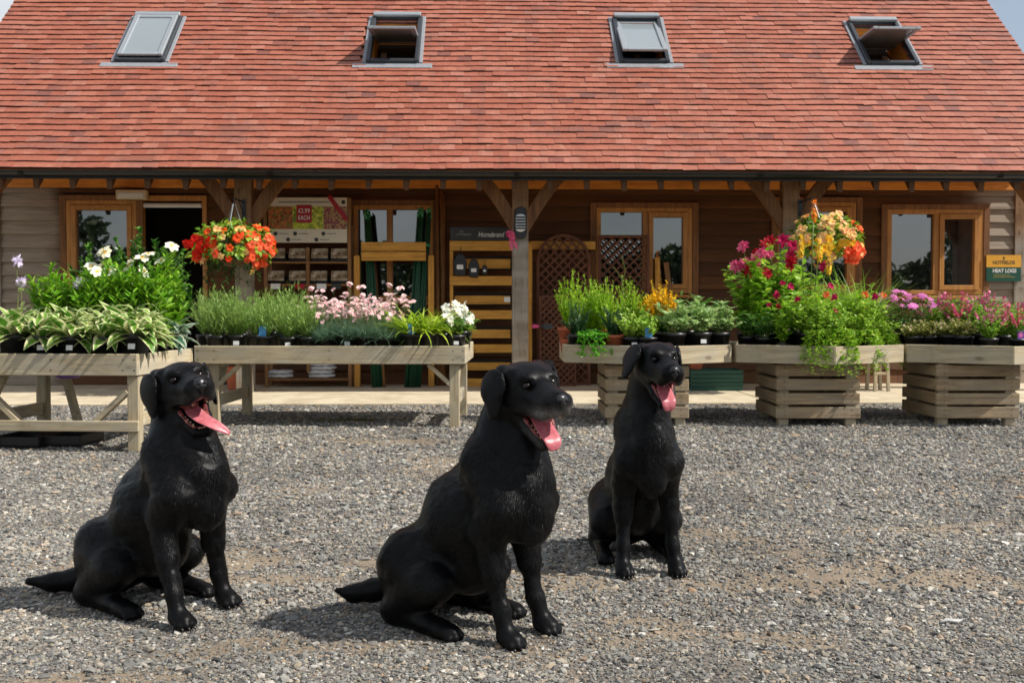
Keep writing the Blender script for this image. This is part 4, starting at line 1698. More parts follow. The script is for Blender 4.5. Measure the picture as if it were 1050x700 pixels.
    FF.append(tuple((len(sub) - 1) * K + k for k in range(K)))
    MB().add(VV, FF).build('tongue', M_tongue, body, smooth=True)
    # --- claws
    for (fx, s) in lf:
        m = MB()
        for j, dy in enumerate((-0.025, -0.0095, 0.0095, 0.025)):
            xx = fx + (0.055 if j in (1, 2) else 0.043)
            m.tube([(xx - 0.004, s * sp + dy, 0.013), (xx + 0.006, s * sp + dy, 0.010), (xx + 0.012, s * sp + dy, 0.003)], [0.0042, 0.0034, 0.0012], 6)
        m.build('claws', M_claw, body, smooth=True)
    # --- stand it in the yard
    rz = R(cfg['heading'])
    mid = cfg['mid']
    sc = cfg.get('scale', 1.0)
    o = Matrix.Rotation(rz, 3, 'Z') @ Vector((0.05 * sc, 0, 0))
    body.location = (mid[0] - o.x, mid[1] - o.y, 0.0)
    body.rotation_euler = (0, 0, rz)
    body.scale = (sc, sc * cfg.get('wid', 1.0), sc)
    bpy.context.view_layer.update()
    Mw = Matrix.Translation(body.location) @ Matrix.Rotation(rz, 4, 'Z') @ Matrix.Diagonal((sc, sc * cfg.get('wid', 1.0), sc, 1))
    inv = cam.rotation_euler.to_matrix().inverted()

    def proj(p):
        q = inv @ (Mw @ Vector(p) - Vector((0, 0, CAM_H)))
        return round(525 + 1050 * q.x / -q.z), round(350 - 1050 * q.y / -q.z)
    print('DOG', cfg['seed'], 'eyes', proj(h(.066, .037, .026)), proj(h(.066, -.037, .026)), 'nose', proj(h(.17, 0, 0)), 'top', proj(h(-.012, 0, .067)))
    tag(body, cfg['label'], 'dog', 'black labradors sitting in the yard')
    return body


gA, gB = G(520, 664), G(557, 649)
mid_c = (gA + gB) / 2
gA, gB = G(177, 644), G(236, 620)
mid_l = (gA + gB) / 2
gA, gB = G(633, 588), G(699, 591)
mid_r = (gA + gB) / 2
tongue_front = (((0.02, 0, 0.012), (0.06, 0, 0.016), (0.10, 0, 0.020), (0.118, 0, 0.021), (0.130, 0, 0.016), (0.138, 0, 0.005)), (0.022, 0.028, 0.029, 0.027, 0.023, 0.012))
tongue_side = (((0.02, 0, 0.012), (0.06, 0, 0.020), (0.10, 0.006, 0.030), (0.126, 0.018, 0.034), (0.148, 0.036, 0.030), (0.166, 0.054, 0.020)), (0.022, 0.027, 0.026, 0.021, 0.015, 0.006))
tongue_long = (((0.02, 0, 0.012), (0.06, 0, 0.016), (0.10, 0, 0.020), (0.118, 0, 0.020), (0.131, 0, 0.010), (0.138, 0, -0.004)), (0.022, 0.028, 0.030, 0.029, 0.025, 0.013))

DOGS = [
    dict(mid=mid_c, heading=-41, yaw=-22, pitch=-6, roll=5, head=(0.055, 0, 0.718), seed=1, stance=0.082, fat=0.96, grey=0.7, tongue=tongue_front, open=37, ear=3, ear_r=13, scale=1.0,
         tail=((-0.44, -0.02, 0.085), (-0.515, -0.065, 0.058), (-0.56, -0.105, 0.050), (-0.595, -0.14, 0.060)), tail_r=(.040, .030, .024, .010),
         label='black labrador with greying muzzle sitting nearest the camera, tongue hanging over its lower lip'),
    dict(mid=mid_l, heading=-35, legs=((.08, -1), (.02, 1)), yaw=-22, pitch=6, roll=10, head=(-0.037, 0, 0.713), seed=2, stance=0.115, fat=0.98, grey=0.1, tongue=tongue_side, open=42, ear=3, ear_r=9, scale=0.985,
         tail=((-0.44, -0.02, 0.075), (-0.52, -0.07, 0.048), (-0.565, -0.115, 0.042), (-0.62, -0.165, 0.048)),
         label='black labrador in front of the hosta table, head raised and tongue blown sideways'),
    dict(mid=mid_r, heading=-87, yaw=6, pitch=-6, hs=1.06, head=(0.08, 0.022, 0.738), wid=.88, seed=3, stance=0.105, fat=0.93, grey=0.0, tongue=tongue_long, open=34, ear=8, ear_r=30, scale=1.02,
         tail=((-0.47, 0, 0.08), (-0.55, 0.03, 0.05), (-0.63, 0.09, 0.042), (-0.70, 0.15, 0.045)),
         label='smallest black labrador, sitting square to the camera before the first slatted planter'),
]
for cfg in DOGS:
    make_dog(cfg)
# ================================================================== TABLES AND PLANTERS
M_bench = wood('bench_pine', srgb(199, 184, 152), srgb(146, 128, 97), 'x', 0.8, 0.8, 0.2, grey=srgb(165, 158, 141))
M_benchy = wood('bench_pine_side', srgb(204, 190, 160), srgb(154, 135, 104), 'y', 0.8, 0.8, 0.2, grey=srgb(176, 170, 154))
M_benchz = wood('bench_pine_leg', srgb(191, 176, 145), srgb(139, 122, 93), 'z', 0.8, 0.8, 0.2, grey=srgb(159, 153, 136))
M_liner = plain('black_liner', (0.015, 0.015, 0.014), 0.7, 0.3)
ZT, ZP = 0.646, 0.142        # plank top, plank height
ZF = 0.565                   # tray floor the pots stand on


M_crate = wood('crate_pine', srgb(184, 160, 124), srgb(122, 98, 70), 'x', 0.9, 0.8, 0.25, grey=srgb(150, 138, 118))
M_cratey = wood('crate_pine_side', srgb(184, 160, 124), srgb(122, 98, 70), 'y', 0.9, 0.8, 0.25, grey=srgb(150, 138, 118))
M_screw = plain('screw_head', (0.06, 0.055, 0.05), 0.6)


def cwx(px, d):
    return CW((px - 525) / 1050 * d, d)


def bench_table(name, label, corner, L, Dp, rot, low_rail):
    """corner: front right corner on the ground plan; local x to the left is negative"""
    o = tag(empty(name, corner, rot), label, 'display table', 'timber plant tables')
    th = 0.032
    MB().bb(-L, 0, 0, th, ZT - ZP, ZT).build('apron', M_bench, o, bev=0.004)
    MB().bb(-L, 0, Dp - th, Dp, ZT - ZP, ZT).build('apron', M_bench, o, bev=0.004)
    m = MB()
    for x in (-0.018, -0.095, -L + 0.03, -L + 0.16, -L * 0.5):
        for z in (0.035, 0.105):
            m.slab_y([(x + .005 * math.cos(q * PI / 4), ZT - ZP + z + .005 * math.sin(q * PI / 4)) for q in range(8)], -0.0012, 0.002)
    m.build('screws', M_screw, o)['kind'] = 'stuff'
    MB().bb(-th, -0.0, th + 0.001, Dp - th - 0.001, ZT - ZP, ZT - 0.002).build('apron', M_benchy, o, bev=0.004)
    MB().bb(-L, -L + th, th + 0.001, Dp - th - 0.001, ZT - ZP, ZT - 0.002).build('apron', M_benchy, o, bev=0.004)
    m = MB()
    n = int((Dp - 2 * th) / 0.12)
    for i in range(n):
        w = (Dp - 2 * th) / n
        m.bb(-L + th + 0.002, -th - 0.002, th + i * w + 0.003, th + (i + 1) * w - 0.003, ZF - 0.025, ZF - 0.004)
    m.build('slatted_deck', M_bench, o, bev=0.002)
    lx, ly = 0.078, 0.056
    for x in (-0.05 - lx / 2, -L + 0.10 + lx / 2) if not low_rail else (-0.012 - lx / 2, -L + 0.03 + lx / 2):
        for y in (0.045 + ly, Dp - 0.10):
            MB().bb(x - lx / 2, x + lx / 2, y - ly, y + ly * 0.3, 0, ZT - ZP - (0.002 if y > 0.2 else 0.002)).build('leg', M_benchz, o, bev=0.005)
        m = MB()
        m.bb(x - 0.018, x + 0.018, 0.045 + ly * 1.3 + 0.002, Dp - 0.10 - ly - 0.002, 0.16, 0.25)
        m.build('side_rail', M_benchy, o, bev=0.003)
        m = MB()
        m.beam((x, 0.13, 0.26), (x, 0.36, ZT - ZP - 0.004), 0.03, 0.06, up=(1, 0, 0))
        m.build('side_brace', M_benchy, o, bev=0.003)
    s = 0.03 if low_rail else 0.10
    xr, xl = (-0.012 - lx, -L + 0.03 + lx) if low_rail else (-0.05 - lx, -L + 0.10 + lx)
    if low_rail:
        MB().bb(-L + 0.02, -0.005, 0.018, 0.043, 0.135, 0.205).build('low_rail', M_bench, o, bev=0.004)
        MB().beam((xr, 0.07, 0.40), (xr - 0.22, 0.07, 0.20), 0.035, 0.06, up=(0, 1, 0)).build('brace', M_bench, o, bev=0.003)
        MB().beam((xl, 0.07, 0.40), (xl + 0.24, 0.07, 0.17), 0.035, 0.06, up=(0, 1, 0)).build('brace', M_bench, o, bev=0.003)
        MB().beam((xl + 0.12, Dp - .12, ZT - ZP - 0.01), (xl + 0.25, Dp - .12, 0.0), 0.04, 0.075, up=(0, 1, 0)).build('brace', M_bench, o, bev=0.003)
    else:
        MB().beam((xr + .005, 0.075, 0.34), (xr - 0.17, 0.075, ZT - ZP - 0.005), 0.032, 0.055, up=(0, 1, 0)).build('brace', M_bench, o, bev=0.003)
        MB().beam((xl - .005, 0.075, 0.34), (xl + 0.17, 0.075, ZT - ZP - 0.005), 0.032, 0.055, up=(0, 1, 0)).build('brace', M_bench, o, bev=0.003)
        m = MB()
        m.bb(xl, xr, Dp - 0.13, Dp - 0.10, 0.18, 0.26)
    return o


bench_table('plant_table', 'pale timber plant table with a low front rail, loaded with variegated hostas', cwx(140, 6.66), 1.16, 0.98, R(-5), True)
bench_table('plant_table', 'long weathered timber table holding lavender and pink dianthus pots', cwx(477, 8.02), 2.14, 1.12, R(-2.6), False)


def hex_planter(cx, d, crx, crd, rot, label):
    c = CW(cx, d)
    o = tag(empty('hexagonal_planter', (c.x, c.y, 0), R(-1.5) + rot), label, 'planter', 'hexagonal planters on slatted crates')
    s, th = 0.785, 0.034
    P = [(s * math.sin(k * PI / 3), -s * math.cos(k * PI / 3)) for k in range(6)]
    for k in range(6):
        a, b = Vector((*P[k], 0)), Vector((*P[(k + 1) % 6], 0))
        dd = (b - a).normalized()
        nn = Vector((-dd.y, dd.x, 0))
        a2, b2 = a + dd * 0.001, b - dd * 0.001
        q = [a2, b2, b2 - dd * 0.02 + nn * th, a2 + dd * 0.02 + nn * th]
        zz = ZT + 0.0015 * (k % 3)
        m = MB().prism([(v.x, v.y) for v in q], ZT - ZP, zz)
        # grain follows each side board
        Mx = Matrix((dd, nn, Vector((0, 0, 1)))).transposed()
        V = (m.v[0] - np.array(a)) @ np.array(Mx)
        m.v[0] = V
        ob = m.build('side_board', M_bench, o, bev=0.004)
        ob.location = a
        ob.rotation_euler = Mx.to_euler()
    PI_ = [(x * 0.945, y * 0.945) for x, y in P]
    MB().prism(PI_, ZF - 0.03, ZF - 0.004).build('tray_floor', M_liner, o)
    # slatted crate under the tray
    cc = CW(crx, crd) - c
    cc = Matrix.Rotation(-(R(-1.5) + rot), 3, 'Z') @ cc
    w = 0.335
    mb, mb2 = MB(), MB()
    rr = np.random.default_rng(int(cx * 100))
    z0 = 0.062
    for i in range(4):
        h = 0.091
        j = rr.normal(0, 0.004, 4)
        za, zb = z0 + i * 0.1115, z0 + i * 0.1115 + h
        mb.bb(cc.x - w + j[0] * .5, cc.x + w + j[1] * .5, cc.y - w - 0.022, cc.y - w, za + j[2] * .5, zb + j[2] * .5)
        mb2.bb(cc.x - w + j[1], cc.x + w + j[0], cc.y + w, cc.y + w + 0.022, za, zb)
    mb.build('slatted_side', M_crate, o, bev=0.004)
    m = MB()
    for i in range(4):
        for sx in (-1, 1):
            for dz in (0.025, 0.068):
                x, z = cc.x + sx * (w - 0.065), z0 + i * 0.1115 + dz
                m.slab_y([(x + .0045 * math.cos(q * PI / 4), z + .0045 * math.sin(q * PI / 4)) for q in range(8)], cc.y - w - 0.0235, cc.y - w - 0.02)
    m.build('screws', M_screw, o)['kind'] = 'stuff'
    mb2.build('slatted_side', M_crate, o, bev=0.004)
    mb, mb2 = MB(), MB()
    for i in range(4):
        za, zb = z0 + i * 0.1115 + 0.004, z0 + i * 0.1115 + 0.093
        mb.bb(cc.x - w, cc.x - w + 0.022, cc.y - w + .001, cc.y + w - .001, za, zb)
        mb2.bb(cc.x + w - 0.022, cc.x + w, cc.y - w + .001, cc.y + w - .001, za, zb)
    mb.build('slatted_side', M_cratey, o, bev=0.004)
    mb2.build('slatted_side', M_cratey, o, bev=0.004)
    for sx in (-1, 1):
        for sy in (-1, 1):
            x, y = cc.x + sx * (w - 0.065), cc.y + sy * (w - 0.036)
            MB().bb(x - 0.04, x + 0.04, y - 0.035, y + 0.035, 0.0, 0.50).build('crate_leg', M_benchz, o, bev=0.004)
    return o


hex_planter(1.10, 8.68, 1.08, 8.52, 0, 'hexagonal planter beside the veranda post, holding ferns and a yellow plume flower')
hex_planter(2.495, 8.68, 2.45, 8.53, 0, 'hexagonal planter holding magenta dahlias and tall grasses')
hex_planter(3.885, 8.70, 3.73, 8.53, 0, 'hexagonal planter full of low pink flowers under the yellow and green sign')
# ================================================================== PLANTS
M_pot = plain('pot_plastic', (0.013, 0.013, 0.014), 0.38, 0.3, 12)
M_terra = plain('terracotta', srgb(176, 92, 60), 0.8, 0.2, 14)
M_soil = plain('compost', (0.025, 0.018, 0.012), 0.95, 0.5, 60)
M_label = plain('white_label', (0.75, 0.75, 0.74), 0.5, 0.05)
M_tagblue = plain('blue_label', srgb(60, 130, 180), 0.4, 0.2)
M_stem = leafmat('green_stem', [srgb(96, 120, 48), srgb(124, 140, 66)], trans=0.1)
g = lambda *c: [srgb(*(min(255, q * 1.07) for q in x)) for x in c]
LM = {
    'hosta': leafmat('hosta_leaf', g((92, 140, 50), (114, 158, 58), (136, 172, 74)), margin=srgb(234, 232, 178)),
    'bluehosta': leafmat('blue_hosta_leaf', g((70, 108, 86), (92, 128, 104)), margin=srgb(206, 214, 190)),
    'lily': leafmat('lily_leaf', g((92, 146, 24), (122, 172, 36), (150, 190, 52), (84, 132, 30))),
    'laurel': leafmat('laurel_leaf', g((40, 82, 26), (62, 110, 34), (92, 140, 44)), rough=0.32),
    'lavender': leafmat('lavender_leaf', g((122, 160, 70), (146, 178, 90), (168, 192, 100), (108, 144, 66))),
    'dianthus': leafmat('dianthus_leaf', g((92, 124, 104), (112, 142, 120), (128, 156, 128), (88, 122, 84))),
    'daylily': leafmat('daylily_leaf', g((134, 168, 34), (164, 192, 48), (190, 206, 82), (112, 146, 30))),
    'begonia': leafmat('begonia_leaf', g((76, 116, 40), (96, 136, 52), (120, 152, 60))),
    'mound': leafmat('mound_leaf', g((138, 180, 40), (164, 200, 54), (188, 212, 84), (112, 156, 36))),
    'fern': leafmat('fern_leaf', g((142, 188, 34), (166, 204, 44), (124, 172, 32), (190, 214, 66))),
    'rosemary': leafmat('rosemary_leaf', g((40, 74, 46), (58, 92, 58), (78, 110, 66))),
    'parsley': leafmat('parsley_leaf', g((74, 146, 30), (100, 170, 40), (130, 186, 58))),
    'sedum': leafmat('sedum_leaf', g((128, 172, 48), (154, 190, 66), (182, 206, 96))),
    'celosia': leafmat('celosia_leaf', g((86, 134, 36), (110, 156, 46))),
    'variegated': leafmat('variegated_leaf', g((84, 138, 52), (112, 160, 64), (150, 186, 90)), margin=srgb(200, 216, 156)),
    'hellebore': leafmat('hellebore_leaf', g((58, 104, 40), (82, 128, 50), (108, 146, 60))),
    'dahlia': leafmat('dahlia_leaf', g((118, 166, 38), (146, 190, 46), (172, 204, 66), (92, 140, 34))),
    'grass': leafmat('grass_blade', g((124, 168, 50), (154, 190, 72), (184, 204, 104), (104, 146, 48))),
    'creeper': leafmat('creeper_leaf', g((122, 168, 36), (152, 190, 50), (184, 206, 84), (100, 144, 34))),
    'pinkspike': leafmat('pinkspike_leaf', g((98, 148, 36), (126, 172, 46), (156, 190, 66))),
    'mottled': leafmat('mottled_leaf', g((134, 144, 64), (160, 158, 84), (186, 178, 112), (116, 128, 60))),
    'daisy': leafmat('daisy_leaf', g((52, 88, 40), (74, 112, 50), (92, 128, 58))),
    'basket': leafmat('basket_leaf', g((110, 150, 36), (140, 174, 50), (168, 190, 70), (84, 124, 34))),
    'trail': leafmat('trailing_leaf', g((30, 62, 26), (44, 84, 34), (60, 104, 42))),
    'asparagus': leafmat('feathery_leaf', g((118, 150, 50), (146, 172, 70))),
}
PM = {
    'white': petal('white_petal', g((236, 234, 222), (246, 244, 236), (228, 224, 196))),
    'lilac': petal('lilac_petal', g((206, 192, 216), (222, 212, 228))),
    'palepink': petal('pale_pink_petal', g((232, 196, 198), (240, 214, 206), (222, 160, 170), (246, 230, 218))),
    'magenta': petal('magenta_petal', g((176, 16, 72), (204, 30, 98), (150, 10, 56))),
    'crimson': petal('crimson_petal', g((150, 12, 30), (176, 20, 40))),
    'pink': petal('pink_petal', g((216, 86, 130), (232, 120, 150), (200, 60, 112))),
    'mauve': petal('mauve_petal', g((206, 104, 176), (224, 140, 196))),
    'orange': petal('orange_petal', g((232, 84, 30), (240, 112, 44), (224, 60, 26))),
    'red': petal('red_petal', g((206, 32, 18), (224, 48, 26))),
    'yellow': petal('yellow_petal', g((238, 196, 44), (244, 214, 80), (232, 168, 28))),
    'peach': petal('peach_petal', g((244, 206, 140), (248, 190, 140), (240, 222, 120), (246, 170, 120))),
    'coral': petal('coral_petal', g((240, 92, 52), (246, 122, 78))),
    'spike': petal('pink_spike_petal', g((218, 112, 160), (230, 146, 176), (204, 88, 140), (232, 160, 170))),
}


def unit(a):
    return np.stack([np.cos(a), np.sin(a)], 1)


class Plant:
    """collects the meshes of one plant; rim height 'h0' is where the greenery starts"""

    def __init__(self, seed, h0=0.165):
        self.r = np.random.default_rng(seed)
        self.h0 = h0
        self.mbs = {}

    def mb(self, part):
        return self.mbs.setdefault(part, MB())

    def tuft(self, part, n, L, W, spread=0.03, up=(0.4, 1.2), droop=(0.5, 1.2), shape='blade', rows=5, fold=0.2, z=0.0):
        r = self.r
        a = r.uniform(0, 2 * PI, n)
        u = unit(a)
        rad = spread * np.sqrt(r.random(n))
        P = np.stack([u[:, 0] * rad, u[:, 1] * rad, np.full(n, self.h0 - 0.01 + z)], 1)
        D = np.stack([u[:, 0], u[:, 1], r.uniform(*up, n)], 1) + r.normal(0, 0.12, (n, 3))
        N = np.stack([-u[:, 0] * 0.6, -u[:, 1] * 0.6, np.ones(n)], 1) + r.normal(0, .25, (n, 3))
        leaves(self.mb(part), P, D, N, r.uniform(*L, n), r.uniform(*W, n), r.uniform(*droop, n), fold, shape, rows)

    def stems(self, n, H, Rr, lean=0.0, r0=0.03, part='stem', thick=0.0025, wob=0.02, dirs=None):
        """curved stems; returns list of (points, outward dir)"""
        r = self.r
        out = []
        for i in range(n):
            a = r.uniform(0, 2 * PI) if dirs is None else dirs[i]
            k = math.sqrt(r.uniform(0, 1))
            R1 = k * Rr
            h = r.uniform(*H) * (1 - 0.35 * (k ** 2))
            b = np.array([math.cos(a), math.sin(a)])
            base = np.append(b * r0 * k, self.h0 - 0.01)
            t = np.linspace(0, 1, 6)[:, None]
            xy = b[None] * (r0 * k + (R1 - r0 * k) * t ** 1.4) + r.normal(0, wob, (6, 2)) * t
            z = self.h0 - 0.01 + h * (t[:, 0] - lean * 0.5 * t[:, 0] ** 2)
            pts = np.concatenate([xy, z[:, None]], 1)
            pts[0] = base
            if thick:
                self.mb(part).tube(pts, [thick * (1 - 0.5 * q) for q in np.linspace(0, 1, 6)], 4, cap=False)
            out.append(pts)
        return out

    def leafy(self, part, stems, per, L, W, t0=0.2, out=(0.3, 1.0), droop=(0.3, 0.9), shape='ovate', fold=0.22, rows=4, taper=0.3, upb=0.35):
        r = self.r
        P, D, N, LL, WW = [], [], [], [], []
        for pts in stems:
            t = np.sort(r.uniform(t0, 1, per))
            seg = t * 5
            i = np.minimum(seg.astype(int), 4)
            f = (seg - i)[:, None]
            p = pts[i] * (1 - f) + pts[i + 1] * f
            ax = nrm(pts[i + 1] - pts[i])
            a = r.uniform(0, 2 * PI, per)
            o = np.stack([np.cos(a), np.sin(a), np.full(per, upb)], 1)
            d = o * r.uniform(*out, per)[:, None] + ax * 0.5
            P.append(p)
            D.append(d)
            N.append(ax + r.normal(0, 0.35, (per, 3)) + (0, 0, .4))
            s = 1 - taper * t
            LL.append(r.uniform(*L, per) * s)
            WW.append(r.uniform(*W, per) * s)
        P, D, N, LL, WW = map(np.concatenate, (P, D, N, LL, WW))
        leaves(self.mb(part), P, D, N, LL, WW, r.uniform(*droop, len(P)), fold, shape, rows)

    def flowers(self, part, C, F, k, rad, W, cup=0.35, layers=1, shape='petal', droop=0.5, jit=0.15):
        """C centres, F facing, k petals"""
        r = self.r
        C, F = np.asarray(C, float).reshape(-1, 3), nrm(np.asarray(F, float).reshape(-1, 3) + 1e-4)
        n = len(C)
        if n == 0:
            return
        A = nrm(np.cross(F, np.array([0.3, 0.8, 0.52])))
        B = np.cross(F, A)
        rad = np.broadcast_to(rad, (n,))
        for l in range(layers):
            for j in range(k):
                a = 2 * PI * (j + 0.5 * l) / k + r.normal(0, jit, n)
                o = A * np.cos(a)[:, None] + B * np.sin(a)[:, None]
                D = o + F * (cup + 0.55 * l)
                leaves(self.mb(part), C + F * 0.001 * l, D, F - o * 0.3, rad * (1 - 0.22 * l) * r.uniform(0.85, 1.1, n), rad * W * (1 - 0.2 * l), droop, 0.15, shape, 4)

    def pot(self, rad=0.088, h=0.172, terra=False):
        mb = self.mb('pot')
        mb.lathe([(rad * 0.72, 0), (rad * 0.74, 0.004), (rad * 0.95, h * 0.86), (rad * 1.0, h * 0.86), (rad * 1.03, h * 0.9), (rad * 1.03, h), (rad * 0.96, h), (rad * 0.94, h - 0.02), (0.001, h - 0.02)], 22, cap=False)
        self.terra = terra
        self.potr = rad
        self.poth = h

    def finish(self, mats):
        return {k: (m.mesh(k, mats[k], smooth=(k in ('pot', 'stem'))), k) for k, m in self.mbs.items() if m.n}


def tip(pts):
    return np.array([p[-1] for p in pts]), np.array([nrm(p[-1] - p[-2]) for p in pts])


def make(kindname, seed):
    p = Plant(seed)
    r = p.r
    mats = {'pot': M_pot, 'stem': M_stem}
    K = kindname
    if K in ('fern', 'rosemary') and seed % 2 == 0:
        mats['pot'] = M_terra
    small = K in ('lavender', 'dianthus', 'rosemary', 'parsley', 'sedum', 'creeper', 'mottled', 'pinkspike', 'daisy')
    p.pot(0.076 if small else 0.09, 0.15 if small else 0.172)
    p.h0 = p.poth - 0.012
    leaf = {'columbine': 'lily', 'hostaflower': 'hosta', 'kniphofia': 'grass', 'tallstem': 'asparagus'}.get(K, K)
    mats['foliage'] = LM.get(leaf, LM['lily'])
    if K == 'hosta' or K == 'hostaflower' or K == 'bluehosta':
        b = 1.25 if K == 'bluehosta' else 1.0
        for n, L, up, dr in ((10, (.17, .22), (.5, 1.0), (1.0, 1.7)), (14, (.18, .24), (1.0, 1.9), (.8, 1.4)), (12, (.17, .23), (1.9, 4.0), (.6, 1.2))):
            p.tuft('foliage', n, (L[0] * b, L[1] * b), (.075 * b, .105 * b), .04, up, dr, 'ovate', 6, .2)
        a = r.uniform(0, 2 * PI, 16)
        u = unit(a)
        st = np.stack([u[:, 0] * .08, u[:, 1] * .08, r.uniform(.02, .13, 16) + p.h0], 1)
        leaves(p.mb('foliage'), st, np.concatenate([u, r.uniform(.0, .8, (16, 1))], 1), (0, 0, 1), r.uniform(.10, .14, 16), r.uniform(.055, .075, 16), r.uniform(.8, 1.4, 16), .2, 'ovate', 5)
        if K == 'hostaflower':
            s = p.stems(2, (.46, .56), .05, thick=.004, wob=.006)
            p.leafy('foliage', s, 5, (.06, .10), (.03, .045), .2)
            c, f = tip(s)
            for q in s:
                n = 9
                t = r.uniform(.8, 1.0, n)[:, None]
                P = q[3] * (1 - t) + q[5] * t + np.array([0, 0, .02])
                a = r.uniform(0, 2 * PI, n)
                p.flowers('blossoms', P, np.stack([np.cos(a), np.sin(a), r.uniform(-.5, .1, n)], 1), 5, .038, .42, cup=1.3)
            mats['blossoms'] = PM['lilac']
    elif K in ('lily', 'columbine'):
        s = p.stems(17, (.40, .58), .17, thick=.003, wob=.008)
        p.leafy('foliage', s, 26, (.085, .14), (.018, .030), .12, (.5, 1.0), (.3, .9), upb=.55)
        if K == 'columbine':
            s2 = p.stems(6, (.50, .64), .15, thick=.0022)
            c, f = tip(s2)
            f = f * .4 + np.stack([r.normal(0, .5, len(c)), r.uniform(-1, -.2, len(c)), r.uniform(.1, .7, len(c))], 1)
            for i in range(len(c)):
                p.flowers('flower%d' % i, c[i], f[i], 6, .056, .78, cup=.5, droop=.7)
                p.flowers('flower_centre%d' % i, c[i], f[i], 5, .020, .4, cup=1.4)
                mats['flower%d' % i] = PM['white']
                mats['flower_centre%d' % i] = PM['yellow']
    elif K == 'laurel':
        s = p.stems(14, (.5, .86), .20, thick=.005, wob=.02)
        p.leafy('foliage', s, 60, (.055, .09), (.026, .042), .1, (.5, 1.0), (.1, .6), upb=.5, taper=.35)
    elif K == 'lavender':
        s = p.stems(60, (.20, .40), .17, thick=.0014, wob=.012)
        p.leafy('foliage', s, 18, (.038, .066), (.006, .010), .12, (.3, .8), (0, .3), 'blade', None, 3, .3, .8)
    elif K == 'dianthus':
        p.tuft('foliage', 280, (.11, .21), (.005, .010), .07, (.3, 2.2), (.2, .9), 'blade', 4, None)
        s = p.stems(20, (.20, .36), .15, thick=.0014)
        p.leafy('foliage', s, 5, (.04, .07), (.004, .007), .2, (.3, .7), (0, .3), 'blade', None, 3)
        c, f = tip(s)
        f = f + np.stack([r.normal(0, .5, len(c)), r.uniform(-.9, .2, len(c)), r.uniform(0, .5, len(c))], 1)
        p.flowers('blossoms', c, f, 6, .024, .75, cup=.45, layers=2)
        mats['blossoms'] = PM['palepink']
    elif K == 'daylily':
        p.tuft('foliage', 64, (.24, .40), (.022, .034), .05, (.7, 3.0), (.7, 1.9), 'blade', 7, .3)
    elif K == 'begonia':
        s = p.stems(12, (.10, .22), .11, thick=.004)
        p.leafy('foliage', s, 8, (.06, .09), (.04, .06), .2, (.5, 1), (.2, .8))
        c, f = tip(p.stems(16, (.14, .26), .11, thick=.003))
        f = np.stack([r.normal(0, .6, len(c)), r.uniform(-1.2, .1, len(c)), r.uniform(.1, .9, len(c))], 1)
        p.flowers('blossoms', c, f, 6, .042, .75, cup=.35, layers=2)
        mats['blossoms'] = PM['white']
    elif K in ('fern', 'rosemary'):
        H = (.24, .40) if K == 'fern' else (.16, .28)
        s = p.stems(26, H, .13, thick=.002, wob=.008)
        p.leafy('foliage', s, 64, (.032, .056), (.010, .017), .05, (.5, 1.0), (0, .4), 'blade', None, 3, .55, .9)
    elif K == 'parsley':
        s = p.stems(34, (.10, .22), .17, lean=1.5, thick=.002)
        p.leafy('foliage', s, 18, (.022, .036), (.022, .036), .35, (.6, 1.1), (.3, 1.4), 'round', .5, 4, .1)
        a = r.uniform(-2.4, -.7, 16)
        P = np.stack([np.cos(a) * .11, np.sin(a) * .11, np.full(16, p.h0)], 1)
        for i in range(16):
            q = np.array([P[i] + np.array([math.cos(a[i]) * .10 * t, math.sin(a[i]) * .10 * t, .05 * math.sin(PI * min(1, t * 1.2)) - .13 * t * t]) for t in np.linspace(0, 1, 6)])
            p.leafy('foliage', [q], 14, (.022, .034), (.022, .034), .1, (.6, 1.1), (.3, 1.4), 'round', .5, 4, .1)
    elif K == 'tallstem':
        s = p.stems(3, (.45, .66), .05, thick=.003)
        p.leafy('foliage', s, 34, (.03, .06), (.005, .008), .1, (.6, 1), (.1, .5), 'blade', None, 3, .6)
        p.tuft('foliage', 40, (.10, .18), (.006, .012), .05, (.4, 2), (.3, 1.2), 'blade', 4, None)
    elif K == 'sedum':
        s = p.stems(26, (.12, .26), .13, thick=.0035)
        p.leafy('foliage', s, 16, (.036, .056), (.022, .034), .15, (.6, 1), (.0, .5), 'ovate', .15)
    elif K == 'celosia':
        s = p.stems(10, (.18, .28), .10, thick=.004)
        p.leafy('foliage', s, 14, (.06, .09), (.024, .036), .1, (.5, 1))
        s2 = p.stems(44, (.30, .44), .13, thick=.003)
        for q in s2:
            n = 34
            t = np.sort(r.uniform(0, 1, n))
            P = q[3] + (q[5] - q[3]) * t[:, None] * 1.15
            a = r.uniform(0, 2 * PI, n)
            leaves(p.mb('blossoms'), P, np.stack([np.cos(a), np.sin(a), np.full(n, 1.5)], 1), (0, 0, 1), r.uniform(.030, .050, n) * (1.15 - .7 * t), .013, .3, None, 'blade', 3)
        mats['blossoms'] = petal('plume_petal', g((230, 196, 30), (234, 206, 46), (226, 184, 26), (232, 168, 26)))
    elif K in ('variegated', 'hellebore'):
        s = p.stems(22, (.14, .30), .14, thick=.003)
        p.leafy('foliage', s, 13, (.05, .08), (.018, .030), .3, (.6, 1), (.2, .9), 'ovate', .2, 4, .1)
    elif K == 'dahlia':
        s = p.stems(15, (.46, .84), .22, thick=.0045, wob=.03)
        p.leafy('foliage', s, 24, (.08, .13), (.044, .068), .08, (.6, 1.0), (.3, 1.1), 'ovate', .2, 5, .25)
        c, f = tip(s)
        o = np.argsort(-c[:, 2])[[0, 1, 3, 6, 9]]
        f = np.stack([r.normal(0, .5, 5), r.uniform(-1.6, -.5, 5), r.uniform(.1, .7, 5)], 1)
        rad = r.uniform(.045, .075, 5)
